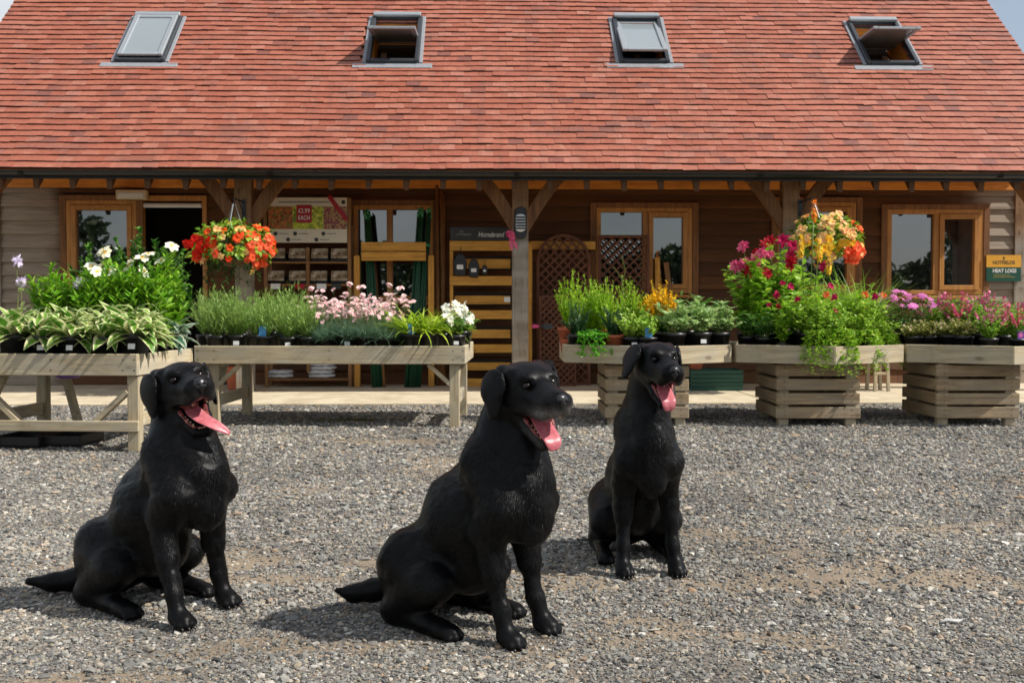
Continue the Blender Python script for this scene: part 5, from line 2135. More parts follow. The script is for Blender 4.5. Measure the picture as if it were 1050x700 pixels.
        for i in range(5):
            p.flowers('flower%d' % i, c[o[i]] + (0, -.03, .02), f[i], 9, rad[i:i + 1], .42, cup=.2, layers=3, droop=.3)
            mats['flower%d' % i] = PM[('magenta', 'pink', 'crimson', 'magenta')[seed % 4]] if i < 4 else PM['white' if seed == 1 else 'crimson']
    elif K == 'kniphofia':
        p.tuft('foliage', 90, (.40, .66), (.008, .013), .05, (1.2, 5), (.6, 1.7), 'blade', 8, .3)
        hs = ((1.10, .02, 'f'), (.80, -.09, 'y'), (.76, .07, 'y'), (.66, .15, 'y'))
        for h_, x, cl in hs:
            q = [np.array([x * .2, 0, p.h0]), np.array([x * .6, -.03, p.h0 + h_ * .5]), np.array([x, -.06, p.h0 + h_])]
            p.mb('stem').tube(q, [.006, .005, .004], 6)
            n = 150
            t = r.uniform(0, 1, n)
            a = r.uniform(0, 2 * PI, n)
            rad = .016 * np.sin(PI * np.clip(t * .9 + .12, 0, 1)) ** .6
            P = np.stack([q[2][0] + np.cos(a) * rad, q[2][1] + np.sin(a) * rad, q[2][2] - .13 + .17 * t], 1)
            D = np.stack([np.cos(a) * .55, np.sin(a) * .55, -1 + 1.3 * t], 1)
            leaves(p.mb('flower%d' % hs.index((h_, x, cl))), P, D, np.stack([np.cos(a), np.sin(a), 0 * a], 1), .030, .010, .2, None, 'blade', 3)
        for i in (1, 2, 3):
            mats['flower%d' % i] = PM['yellow']
        mats['flower0'] = petal('torch_petal', g((236, 128, 30), (242, 160, 50)))
    elif K == 'grass':
        p.tuft('foliage', 190, (.46, .78), (.007, .013), .055, (1.0, 5.5), (.4, 1.6), 'blade', 8, None)
        p.tuft('foliage', 60, (.2, .35), (.005, .009), .055, (.3, 1.5), (.5, 1.6), 'blade', 6, None)
    elif K == 'mound':
        s = p.stems(34, (.24, .52), .20, lean=.3, thick=.003, wob=.02)
        p.leafy('foliage', s, 22, (.045, .085), (.016, .030), .1, (.5, 1), (.2, .9))
        c, f = tip(s[:3])
        for i in range(3):
            p.flowers('flower%d' % i, c[i] + (0, -.03, .01), (r.normal(0, .4), -1, .4), 7, .032, .6, cup=.3, layers=2)
            mats['flower%d' % i] = PM['magenta' if i else 'coral']
    elif K == 'creeper':
        s = p.stems(38, (.18, .38), .19, lean=.6, thick=.0018)
        p.leafy('foliage', s, 22, (.026, .046), (.012, .020), .1, (.6, 1), (.3, 1.0))
        for i in range(38):
            a = r.uniform(-2.7, -.4)
            l = r.uniform(.12, .28)
            q = np.array([(math.cos(a) * (.06 + .13 * t), math.sin(a) * (.06 + .13 * t), p.h0 + .06 * math.sin(PI * min(1, 1.3 * t)) - l * t * t) for t in np.linspace(0, 1, 6)])
            p.leafy('foliage', [q], 30, (.028, .046), (.013, .021), .05, (.6, 1), (.3, 1.0))
    elif K == 'pinkspike':
        s = p.stems(40, (.20, .36), .15, thick=.002)
        p.leafy('foliage', s, 18, (.030, .050), (.012, .020), .1, (.6, 1), (.1, .7))
        for q in p.stems(17, (.24, .37), .15, thick=.002):
            n = 8
            t = r.uniform(.0, 1.0, n)
            P = q[3] + (q[5] - q[3]) * t[:, None]
            a = r.uniform(0, 2 * PI, n)
            p.flowers('blossoms', P, np.stack([np.cos(a), np.sin(a), .4 + 0 * a], 1), 5, .015, .7, cup=.5)
        mats['blossoms'] = PM['spike'] if seed % 3 else PM['pink']
    elif K == 'mottled':
        s = p.stems(44, (.10, .24), .14, lean=.6, thick=.0016)
        p.leafy('foliage', s, 18, (.022, .036), (.014, .022), .1, (.6, 1), (.2, .9), 'round', .2)
        c, f = tip(s)
        o = r.random(len(c)) < .5
        p.flowers('blossoms', c[o], f[o] + (0, -.4, .3), 5, .010, .7, cup=.4)
        mats['blossoms'] = petal('cream_bud', g((222, 190, 166), (230, 210, 190)))
    elif K == 'daisy':
        s = p.stems(20, (.14, .28), .14, thick=.0025)
        p.leafy('foliage', s, 14, (.04, .06), (.016, .026), .1, (.6, 1))
        c, f = tip(p.stems(13, (.24, .36), .15, thick=.002))
        f = f + np.stack([r.normal(0, .3, len(c)), r.uniform(-.8, 0, len(c)), r.uniform(.2, .8, len(c))], 1)
        p.flowers('blossoms', c, f, 9, .034, .45, cup=.15)
        mats['blossoms'] = PM['mauve']
    return p.finish(mats), p


proto = {}


def plant(K, px, d, label, seed=0, sc=1.0, rz=None, tagc='white', name=None, cat='potted plant', group=None, zbase=None, hs=1.0):
    v = (K, seed)
    if v not in proto:
        proto[v] = make(K, (hash_name(K) + seed * 17))
    meshes, p = proto[v]
    c = cwx(px, d)
    rr = random.uniform(-0.5, 0.5) if rz is None else rz
    o = tag(empty(name or (K + '_plant'), (c.x, c.y, ZF if zbase is None else zbase), rr), label, cat, group)
    o.scale = (sc, sc, sc * hs)
    for k, (me, part) in meshes.items():
        link_mesh(k.rstrip('0123456789'), me, o)
    if tagc:
        m = MB()
        yy = -p.potr * 0.985
        if tagc == 'white':
            m.box((0.012, yy - 0.004, p.poth * 0.62), (0.042, 0.002, 0.03), (R(-9), 0, 0))
            lb = m.build('price_label', M_label, o)
        else:
            m.box((0.0, yy + 0.01, p.poth + 0.035), (0.055, 0.002, 0.085), (R(-6), 0, 0))
            lb = m.build('picture_label', M_tagblue if tagc == 'blue' else purple_label(), o)
        lb.rotation_euler = (0, 0, -rr - R(1.5))
    return o


_pl = []


def purple_label():
    if not _pl:
        t = NT('purple_label')
        v = t.mapping()
        gr_ = t.n('ShaderNodeTexGradient', gradient_type='SPHERICAL')
        mp_ = t.n('ShaderNodeMapping')
        mp_.inputs['Location'].default_value = (0, 0, -0.185 * 28)
        mp_.inputs['Scale'].default_value = (30, 0, 28)
        tc_ = t.n('ShaderNodeTexCoord')
        t.l(tc_.outputs['Object'], mp_.inputs['Vector'])
        t.l(mp_.outputs['Vector'], gr_.inputs['Vector'])
        c = t.ramp(gr_.outputs['Fac'], [(0.15, srgb(84, 70, 140)), (0.4, srgb(190, 60, 160)), (0.8, srgb(220, 120, 190))])
        _pl.append(t.set(c, 0.4))
    return _pl[0]


def hash_name(s):
    h = 0
    for ch in s:
        h = (h * 31 + ord(ch)) % 100003
    return h


ordn = ['first', 'second', 'third', 'fourth', 'fifth', 'sixth', 'seventh', 'eighth', 'ninth', 'tenth', 'eleventh', 'twelfth', 'thirteenth', 'fourteenth']


def rowof(K, pxs, d, what, where, start=0, **kw):
    """a row of pots counted from the given end"""
    for i, px in enumerate(pxs):
        dd = d[i] if hasattr(d, '__len__') else d
        plant(K, px + random.uniform(-2, 2), dd + random.uniform(-.02, .02), f'{what}, {ordn[i + start]} {where}', seed=kw.get('s0', 0) + i % 2, sc=kw.get('sc', 1.0) * random.uniform(.93, 1.07),
              tagc=kw.get('tags', ['white', None, 'white'])[i % len(kw.get('tags', ['white', None, 'white']))], name=kw.get('name'), group=kw.get('group'), hs=kw.get('hs', 1.0))


# --- hosta table
rowof('hosta', [139, 108, 77, 46, 14], 6.83, 'cream edged hosta in a black pot', 'along the front edge from the table corner', name='hosta', group='hostas on the table', tags=['white', None, 'white'], sc=1.08, hs=1.1)
rowof('hosta', [130, 108, 82, 54, 26], 7.06, 'cream edged hosta behind the front row', 'pot in from the table end', name='hosta', group='hostas on the table', tags=[None], sc=1.12, hs=1.2)
plant('hosta', 151, 7.08, 'hosta in a black pot at the table end, just past the corner', 1, .9, name='hosta', group='hostas on the table')
plant('hellebore', 163, 7.30, 'low leafy pot halfway along the end of the hosta table', 0, .8, name='leafy_plant')
plant('bluehosta', 172, 7.50, 'blue green hosta with broad pale leaves at the table end', 0, .95, name='blue_hosta')
plant('hostaflower', 16, 7.00, 'hosta with a tall lilac flower stalk standing at the photo edge', 0, 1.0, tagc=None, name='flowering_hosta', hs=1.12)
plant('hostaflower', 83, 7.22, 'flowering hosta whose lilac stalk rises before the boarded window', 1, 1.0, tagc=None, name='flowering_hosta', hs=.95)
rowof('lily', [50, 70, 90, 118, 132, 146, 159], 7.26, 'bright green lily with narrow upright leaves in the middle row', 'from the photo edge', name='lily', group='lilies on the table', tags=[None])
rowof('lily', [60, 80, 100, 134, 148, 160, 171], 7.46, 'bright green lily at the back of the hosta table', 'from the photo edge', s0=2, name='lily', group='lilies on the table', tags=[None])
plant('columbine', 110, 7.27, 'white flowered lily with three open blooms above the hostas', 0, 1.0, tagc=None, name='white_lily', hs=1.14)
plant('columbine', 124, 7.48, 'white flowered lily half hidden behind its blooming neighbour', 1, 1.0, tagc=None, name='white_lily', hs=1.12)
plant('columbine', 168, 7.40, 'white flowered lily nearest the open doorway', 3, 1.0, tagc=None, name='white_lily', hs=1.12)
for i, px in enumerate([88, 106, 124, 142, 157, 170, 181]):
    plant('laurel', px, 7.62 + .03 * (i % 2), f'dark green laurel bush at the back of the hosta table, {ordn[i]} from the boarded window', i % 3, (.88, .94, 1.0, 1.02, 1.0, .92, .82)[i], tagc=None, name='laurel_bush', group='laurels on the table')

# --- long table
rowof('lavender', [221, 245, 270, 295, 316], 8.2, 'feathery lavender in the front row of the long table', 'pot from the hosta side', name='lavender', group='lavenders on the long table', tags=[None, 'white', 'blue', 'white'], sc=1.05)
rowof('lavender', [213, 236, 262, 288, 310], 8.48, 'lavender in the middle row of the long table', 'pot from the hosta side', s0=2, name='lavender', group='lavenders on the long table', tags=[None], sc=1.1)
rowof('lavender', [222, 248, 275, 302], 8.78, 'lavender in the back row of the long table', 'pot from the hosta side', name='lavender', group='lavenders on the long table', tags=[None], sc=1.15)
rowof('dianthus', [334, 354, 374, 395], 8.2, 'blue green dianthus with pale pink blooms, front row', 'from the lavender', name='dianthus', group='dianthus pots on the long table', tags=[None, 'white', None])
rowof('dianthus', [328, 347, 367, 386, 404], 8.45, 'blue green dianthus with pale pink blooms, middle row', 'from the lavender', s0=2, name='dianthus', group='dianthus pots on the long table', tags=[None], sc=1.08)
rowof('dianthus', [322, 342, 362, 382, 400], 8.75, 'blue green dianthus with pale pink blooms, back row', 'from the lavender', name='dianthus', group='dianthus pots on the long table', tags=[None], sc=1.15)
rowof('daylily', [422, 441], 8.22, 'yellow green strap leaved daylily at the front of the long table', 'after the dianthus', name='daylily', group='daylilies on the long table', tags=['blue', None])
rowof('daylily', [415, 433, 452], 8.55, 'yellow green strap leaved daylily behind the front pots', 'after the dianthus', name='daylily', s0=2, group='daylilies on the long table', tags=[None])
plant('begonia', 467, 8.24, 'white begonia in a black pot at the corner of the long table', 0, .95, name='white_begonia')
plant('begonia', 472, 8.52, 'white begonia second from the corner of the long table', 2, 1.1, tagc=None, name='white_begonia')

# --- first planter
rowof('fern', [586, 604, 624, 643], [8.62, 8.48, 8.42, 8.60], 'bright yellow green heather with upright plumes', 'from the veranda post', name='heather', group='heathers in the planter', tags=[None], sc=1.2)
plant('fern', 612, 8.85, 'tall yellow green heather at the back of the fern planter', 1, 1.15, tagc=None, name='heather', group='heathers in the planter')
plant('fern', 597, 8.95, 'yellow green heather rising behind the terracotta pots', 2, 1.1, tagc=None, name='heather', group='heathers in the planter')
plant('rosemary', 592, 8.36, 'small dark rosemary in a terracotta pot at the planter corner', 0, 1.1, tagc=None, name='rosemary')
plant('rosemary', 631, 8.20, 'dark rosemary in a black pot behind the curly parsley', 1, 1.1, tagc=None, name='rosemary')
plant('parsley', 610, 8.24, 'curly bright green parsley spilling over the planter edge', 0, 1.0, tagc=None, rz=-.3, name='parsley')
plant('tallstem', 639, 8.72, 'thin feathery stem standing taller than the heathers', 0, 1.1, tagc=None, name='fennel')
plant('sedum', 648, 8.12, 'pale lime sedum directly above the small dog', 0, 1.0, tagc='white', name='sedum')
plant('sedum', 664, 8.08, 'pale lime sedum with a blue tag beside the yellow plumes', 1, 1.0, tagc='blue', name='sedum')
plant('celosia', 679, 8.50, 'fiery yellow plume flower glowing above the planter', 0, 1.05, tagc=None, name='celosia')
plant('celosia', 664, 8.72, 'half hidden yellow plume flower behind the sedum', 1, .9, tagc=None, name='celosia')
rowof('variegated', [690, 716, 737], [8.17, 8.28, 8.42], 'white edged bushy plant in a large black pot', 'after the yellow plumes', name='variegated_shrub', group='white edged shrubs', tags=[None, 'white', None], sc=1.05)
rowof('hellebore', [703, 729], [8.5, 8.62], 'green palmate hellebore behind the white edged shrubs', 'from the yellow plumes', name='hellebore', group='hellebores', tags=[None], sc=1.1)

# --- second planter
plant('hellebore', 766, 8.46, 'low dark hellebore at the near corner of the dahlia planter', 1, .85, tagc=None, name='hellebore')
plant('hellebore', 784, 8.34, 'low leafy pot under the magenta dahlias', 0, .8, tagc=None, name='leafy_plant')
plant('dahlia', 766, 8.84, 'magenta dahlia next to the hellebore pots', 0, 1.0, tagc=None, name='dahlia', group='dahlias in the planter')
plant('dahlia', 778, 8.60, 'leafy magenta dahlia leaning out over the hellebore pots', 4, .9, tagc=None, name='dahlia', group='dahlias in the planter')
plant('dahlia', 792, 8.66, 'tall pink dahlia in the middle of the clump with one white bloom', 1, 1.02, tagc=None, name='dahlia', group='dahlias in the planter')
plant('dahlia', 812, 8.78, 'crimson dahlia beside the orange torch lily', 2, 1.05, tagc=None, name='dahlia', group='dahlias in the planter')
plant('dahlia', 803, 8.22, 'young low dahlia in a black pot with a white label', 3, .58, name='dahlia', group='dahlias in the planter')
plant('kniphofia', 829, 8.62, 'torch lily with one orange and three yellow spikes', 0, .98, tagc=None, rz=0, name='torch_lily')
rowof('mound', [828, 846, 866, 886], [8.24, 8.30, 8.34, 8.46], 'bushy yellow green plant with a few small blooms', 'from the young dahlia', name='leafy_bush', group='yellow green bushes in the dahlia planter', tags=[None])
rowof('grass', [868, 888], [8.72, 8.66], 'arching green ornamental grass', 'from the torch lily', name='ornamental_grass', group='ornamental grasses', tags=[None])
plant('creeper', 838, 8.10, 'lime creeper trailing furthest over the planter corner', 0, 1.12, tagc=None, rz=0.1, name='creeper')
plant('creeper', 857, 8.12, 'lime creeper tumbling over the corner beside the first', 1, 1.15, tagc=None, rz=-0.2, name='creeper')
plant('creeper', 882, 8.30, 'lime creeper on the sunlit side of the dahlia planter', 2, 1.1, tagc=None, rz=0.5, name='creeper')
plant('creeper', 905, 8.50, 'short lime creeper at the far side corner of the dahlia planter', 1, .9, tagc=None, rz=0.6, name='creeper')

# --- third planter
rowof('daisy', [908, 924, 942], [8.88, 8.7, 8.62], 'mauve daisy with dark leaves', 'from the dahlia planter', name='mauve_daisy', group='mauve daisies', tags=[None], sc=1.1)
rowof('mottled', [936, 953, 972, 990], [8.44, 8.40, 8.34, 8.26], 'low mottled bedding plant at the front', 'from the dahlia planter', name='bedding_plant', group='mottled bedding plants', tags=[None], sc=1.05)
rowof('pinkspike', [962, 984, 1008, 1030, 1050], [8.62, 8.5, 8.42, 8.50, 8.7], 'green bushy plant with pink flower spikes, second row', 'from the mauve daisies', name='pink_spike_plant', group='pink spiked plants', tags=[None], sc=1.05)
rowof('pinkspike', [956, 980, 1003, 1026], [8.95, 8.85, 8.85, 8.92], 'pink spiked bushy plant at the back of the pink planter', 'from the mauve daisies', s0=2, name='pink_spike_plant', group='pink spiked plants', tags=[None], sc=1.1)
plant('pinkspike', 1014, 8.10, 'green bushy plant in a black pot at the front corner', 3, .95, tagc=None, name='pink_spike_plant', group='pink spiked plants')
plant('pinkspike', 1043, 8.16, 'bushy plant with a purple picture label', 1, .9, tagc='purple', rz=0.0, name='pink_spike_plant', group='pink spiked plants')


# --- hanging baskets
def basket(px, py, Y, rx, rz_, label, flow, seed, post, trail):
    c = W(px, py, Y)
    o = tag(empty('hanging_basket', (c.x, c.y, c.z)), label, 'hanging basket', 'flower baskets hung on the veranda')
    r = np.random.default_rng(seed)
    prof = [(0.02, -0.18), (0.10, -0.165), (0.16, -0.10), (0.185, 0.0), (0.19, 0.012), (0.175, 0.012), (0.15, -0.02), (0.001, -0.02)]
    MB().lathe(prof, 20, cap=False).build('bowl', wood('wicker', srgb(110, 82, 50), srgb(60, 44, 28), 'z', 2.0), o, smooth=True)
    top = W(post[0], post[1], Y).z - c.z
    hx = W(post[0], post[1], Y).x - c.x
    for k in range(3):
        a = 2 * PI * k / 3 + 0.4
        MB().tube([(0.18 * math.cos(a), 0.18 * math.sin(a), 0.0), (hx * .85 + 0.015 * math.cos(a), 0.015 * math.sin(a), top - 0.03)], 0.004, 6).build('chain', M_alu, o)
    k = 900
    # foliage dome with a ragged outline
    u = r.normal(0, 1, (k, 3))
    u = nrm(u)
    u[:, 2] = np.where(u[:, 2] < -.45, -u[:, 2], u[:, 2])
    u = nrm(u)
    lump = 0.72 + 0.5 * fbm(u[:, 0] * 2.5 + seed, u[:, 2] * 2.5 + u[:, 1] * 2, seed)
    rad = np.sqrt(r.uniform(.25, 1, k)) * lump
    P = u * rad[:, None] * np.array([rx, rx * .85, rz_]) + (0, 0, .02)
    m = MB()
    leaves(m, P, u + r.normal(0, .5, (k, 3)) - (0, 0, .3), u + (0, -.2, .6), r.uniform(.05, .085, k), r.uniform(.035, .055, k), .6)
    m.build('foliage', LM['basket'], o)
    if trail:
        m = MB()
        for i in range(46):
            a = r.uniform(0, 2 * PI)
            l = r.uniform(.15, .42)
            q = np.array([(math.cos(a) * (.14 + .16 * t), math.sin(a) * (.14 + .12 * t), .0 + .05 * math.sin(PI * t) - l * t * t) for t in np.linspace(0, 1, 6)])
            q += r.normal(0, .012, q.shape)
            n = 20
            t = r.uniform(0, 1, n) * 4.99
            ii = t.astype(int)
            P2 = q[ii] + (q[ii + 1] - q[ii]) * (t - ii)[:, None]
            leaves(m, P2, r.normal(0, 1, (n, 3)) - (0, 0, .3), (0, -.3, 1), r.uniform(.03, .055, n), r.uniform(.02, .035, n), .5)
        m.build('trailing_foliage', LM['trail'], o)
    for col, n, cen, spr, size in flow:
        u = nrm(r.normal(0, 1, (n, 3)) * spr + np.array(cen))
        lump = 0.72 + 0.5 * fbm(u[:, 0] * 2.5 + seed, u[:, 2] * 2.5 + u[:, 1] * 2, seed)
        P = u * (lump * r.uniform(.9, 1.06, n))[:, None] * np.array([rx, rx * .85, rz_]) + (0, 0, .02)
        p = Plant(seed + n)
        p.flowers('f', P, u + r.normal(0, .3, (n, 3)) + (0, -.4, .1), 6, r.uniform(size * .8, size * 1.2, n), .75, cup=.3, layers=2)
        p.mbs['f'].build('blossoms', PM[col], o)
    # wall bracket back to the post
    m = MB()
    pz = top + 0.03
    m.tube([(hx, 0, top - 0.03), (hx, 0, pz), (hx, YP - .09 - Y, pz)], 0.009, 8)
    m.tube([(hx, YP - .10 - Y, pz - .14), (hx, (YP - .1 - Y) * .5, pz - .006)], 0.006, 8)
    m.bb(hx - .02, hx + .02, YP - .098 - Y, YP - .090 - Y, pz - .2, pz + .03)
    m.build('bracket', M_black, o)
    return o


basket(238, 256, 10.78, .44, .30, 'large hanging basket of orange and red begonias before the bare post', [('orange', 34, (.35, -.5, .45), .65, .05), ('red', 16, (-.55, -.8, -.05), .16, .055), ('coral', 22, (.75, -.5, -.1), .35, .05), ('peach', 10, (.1, -.6, .2), .5, .045)], 21, (240, 206), True)
basket(846, 252, 10.78, .43, .31, 'round hanging basket of peach, yellow and coral begonias', [('peach', 70, (.0, -.7, .35), .55, .048), ('yellow', 14, (-.2, -.9, -.15), .3, .05), ('coral', 34, (.75, -.6, -.35), .22, .055), ('orange', 10, (.8, -.5, .1), .25, .05)], 33, (833, 206), False)
# ================================================================== THINGS ALONG THE WALL
M_pine = wood('yellow_pine', srgb(214, 160, 66), srgb(166, 112, 38), 'x', 0.8, 0.65, 0.25)
M_pinez = wood('yellow_pine_upright', srgb(210, 154, 62), srgb(162, 108, 36), 'z', 0.8, 0.65, 0.25)
M_brown = wood('brown_trellis', srgb(122, 72, 44), srgb(72, 42, 27), 'z', 0.8, 0.7, 0.2, knots=False)
M_rod = wood('larch_rod', srgb(150, 108, 62), srgb(100, 66, 36), 'z', 0.7, 0.7, 0.3)
M_green = plain('green_cane', (0.012, 0.075, 0.035), 0.45, 0.3)
M_greenl = plain('green_cap', (0.05, 0.30, 0.12), 0.45, 0.2)
M_slate = plain('charcoal_board', (0.028, 0.03, 0.032), 0.6, 0.2, 8)
M_ink = plain('ink', (0.03, 0.03, 0.03), 0.6)
M_grey = plain('grey_print', (0.25, 0.25, 0.25), 0.6)
M_red = plain('red_card', srgb(158, 20, 34), 0.5, 0.05)
M_cream = plain('cream_board', srgb(206, 196, 176), 0.6, 0.05)
M_pink = plain('pink_plastic', srgb(222, 84, 138), 0.45, 0.1)


def wp(px, py, Y):
    return W(px, py, Y)


# --- bedding display stand
Y0 = 11.95
a, b = wp(272, 205, Y0).x, wp(358, 205, Y0).x
zt, z1, z2 = wp(300, 203, Y0).z, wp(300, 249, Y0).z, wp(300, 234, Y0).z
st = tag(empty('display_stand', ((a + b) / 2, Y0, 0)), 'wooden bedding plant stand topped by a printed price poster', 'display stand')
w = (b - a) / 2
for s in (-1, 1):
    MB().bb(s * w - 0.02, s * w + 0.02, -0.02, 0.02, 0.022, zt).build('upright', M_rod, st, bev=.003)
    MB().bb(s * w - 0.02, s * w + 0.02, 0.25, 0.29, 0.022, zt - .3).build('upright', M_rod, st, bev=.003)
MB().bb(-0.02, 0.02, 0.0, 0.03, 0.2, z1 - .05).build('upright', M_rod, st, bev=.003)
zs = [wp(300, 268, Y0).z, wp(300, 291, Y0).z, wp(300, 330, Y0).z, wp(300, 388, Y0).z]
for z in zs:
    MB().bb(-w + .021, w - .021, -0.022, 0.27, z - 0.022, z).build('shelf', M_rod, st, bev=.003)
po = MB().bb(-w + 0.045, w - 0.02, -0.05, -0.03, z1, zt).build('poster', M_cream, st, bev=.002)


def photo_print(name, cols, scale):
    t = NT(name)
    v = t.mapping()
    vo = t.n('ShaderNodeTexVoronoi')
    vo.inputs['Scale'].default_value = scale
    t.l(v, vo.inputs['Vector'])
    sp = t.n('ShaderNodeSeparateColor')
    t.l(vo.outputs['Color'], sp.inputs[0])
    f = t.math('ADD', t.math('MULTIPLY', sp.outputs[0], .6), t.math('MULTIPLY', t.noise(v, scale * .4, 3), .5))
    return t.set(t.ramp(f, cols), 0.5)


pw = 2 * w - 0.065
x0 = -w + 0.045
zb, zc = z2 - .01, zt - (zt - z1) * 0.20
zb = z1 + (zt - z1) * 0.30
for i, (f0, f1, cols, scl) in enumerate(((0.0, .31, [(.2, srgb(60, 62, 30)), (.45, srgb(150, 70, 40)), (.6, srgb(190, 110, 50)), (.8, srgb(90, 100, 40))], 50),
                                         (.31, .70, [(.2, srgb(90, 110, 30)), (.45, srgb(170, 180, 40)), (.7, srgb(206, 206, 70)), (.85, srgb(120, 140, 50))], 28),
                                         (.70, 1.0, [(.2, srgb(80, 40, 50)), (.45, srgb(140, 60, 70)), (.65, srgb(170, 150, 90)), (.85, srgb(110, 50, 60))], 44))):
    MB().bb(x0 + pw * f0 + .001, x0 + pw * f1 - .001, -0.053, -0.0505, zb, zc).build('poster_photo', photo_print('poster_photo_%d' % i, cols, scl), po)
MB().bb(-.115, .06, -.057, -.0535, zb + (zc - zb) * .28, zc + .015).build('price_card', M_red, po)
zz = zb + (zc - zb) * .28
text('price_text', '£2.99', .07, M_label, po, (-.028, -.0575, zz + .135), width=.13)
text('price_text', 'EACH', .07, M_label, po, (-.028, -.0575, zz + .055), width=.13)
m = MB()
m.bb(x0 + .12, x0 + pw - .2, -.0515, -.0502, zc + (zt - zc) * .4, zc + (zt - zc) * .58)
for fx, fz in ((.05, .66), (.30, .66), (.66, .66), (.21, .22), (.57, .22)):
    X = x0 + pw * fx
    Z = z1 + (zb - z1) * fz
    m.bb(X + .075, X + .075 + .11, -.0515, -.0502, Z - .006, Z + .006)
m.build('poster_lettering', M_grey, po)
for X, Z in [(x0 + pw * fx + .035, z1 + (zb - z1) * fz) for fx, fz in ((.05, .66), (.30, .66), (.66, .66), (.21, .22), (.57, .22))] + [(x0 + pw - .04, (zc + zt) / 2)]:
    MB().slab_y([(X + .024 * math.cos(q * PI / 8), Z + .024 * math.sin(q * PI / 8)) for q in range(16)], -.0525, -.0502).build('emblem', M_ink, po)
m = MB()
m.beam((x0 + pw * .77, -.056, zt + .02), (x0 + pw * 1.0, -.056, zb + .10), .004, .05, up=(0, 0, 1))
m.build('red_ribbon', M_red, po)
m = MB()
for i, (px, col) in enumerate(((283, 0), (308, 1), (330, 0), (345, 2))):
    X = wp(px, 292, Y0).x - (a + b) / 2
    MB().bb(X - .055, X + .055, -.03, -.0235, zs[1] - .06, zs[1] + .002).build('price_ticket', (M_label, M_red, M_label, M_slate)[i], st)
# bedding packs
M_tray = plain('pack_tray', (0.012, 0.012, 0.013), 0.35)


def pack_print():
    t = NT('pack_print')
    v = t.mapping()
    f = t.noise(v, 16, 4, .7)
    return t.set(t.ramp(f, [(.3, srgb(40, 36, 34)), (.48, srgb(150, 128, 100)), (.62, srgb(206, 196, 176)), (.75, srgb(110, 90, 62))]), .35)


M_print = pack_print()
pk = empty('bedding_pack', (0, 0, 0))
m = MB().bb(-.108, .108, 0, .2, 0, .10)
m.build('tray', M_tray, pk, bev=.012)
m = MB()
m.box((0, -.016, .095), (.19, .012, .125), (R(-24), 0, 0))
m.build('sleeve', M_print, pk, bev=.006)
rows_pk = [('top', zs[0], (284, 305, 328, 348)), ('middle', zs[1], (283, 305, 327, 348)), ('lowest', zs[2], (284, 306, 328, 348))]
first = True
for nm, z, pxs in rows_pk:
    for i, px in enumerate(pxs):
        q = pk if first else copy_tree(pk)
        first = False
        q.location = (wp(px, 280, Y0).x, Y0 + .01, z)
        q.rotation_euler = (0, 0, random.uniform(-.08, .08))
        tag(q, f'black bedding plant pack on the {nm} shelf of the stand, {ordn[i]} from the bare post', 'plant pack', 'packs on the display stand')
# folded white sacks on the bottom shelf
M_sack = plain('white_sack', srgb(206, 206, 206), .5, .12, 20)
sk_ = MB()
sk_.lathe([(.001, 0), (.12, .004), (.135, .02), (.13, .036), (.10, .045), (.001, .046)], 24, cap=False)
V = sk_.v[0]
V[:, 1] *= .8
V[:, 0] *= 1.15 + .1 * np.sin(np.arctan2(V[:, 1], V[:, 0]) * 4)
V[:, 2] += .004 * np.sin(V[:, 0] * 60)
me = sk_.mesh('sack', M_sack, True)
for px, n, nm in ((286, 2, 'low pile'), (329, 4, 'tall pile')):
    for i in range(n):
        q = link_mesh('folded_sack', me, None, (wp(px, 385, Y0).x + random.uniform(-.015, .015), Y0 + .12, zs[3] + .002 + .046 * i), random.uniform(-.3, .3))
        tag(q, f'folded white sack on the bottom shelf, {ordn[i]} up in the {nm}', 'sack', 'white sacks under the display stand')

# --- timber stand before the window, canes, rods
Y1 = 12.0
tf = tag(empty('timber_stand', (wp(404, 250, Y1).x, Y1, 0)), 'yellow pine stand with a double top rail in front of the window', 'timber stand')
ox = wp(404, 250, Y1).x
for px in (366, 442):
    X = wp(px, 260, Y1).x - ox
    MB().bb(X - .034, X + .034, -.03, .03, .022, wp(px, 262, Y1).z).build('upright', M_pinez, tf, bev=.004)
for p0, p1 in ((248.5, 257.5), (258.3, 267.5)):
    MB().bb(wp(371, 250, Y1).x - ox, wp(437, 250, Y1).x - ox, -.06, -.032, wp(400, p1, Y1).z, wp(400, p0, Y1).z).build('rail', M_pine, tf, bev=.003)
MB().bb(wp(371, 250, Y1).x - ox, wp(437, 250, Y1).x - ox, -.02, .02, .30, .38).build('rail', M_pine, tf, bev=.003)
for s, px in ((1, 366), (-1, 442)):
    X = wp(px, 260, Y1).x - ox
    MB().beam((X + s * .03, 0, .55), (X + s * .2, 0, .385), .03, .05, up=(0, 1, 0)).build('brace', M_pine, tf, bev=.003)


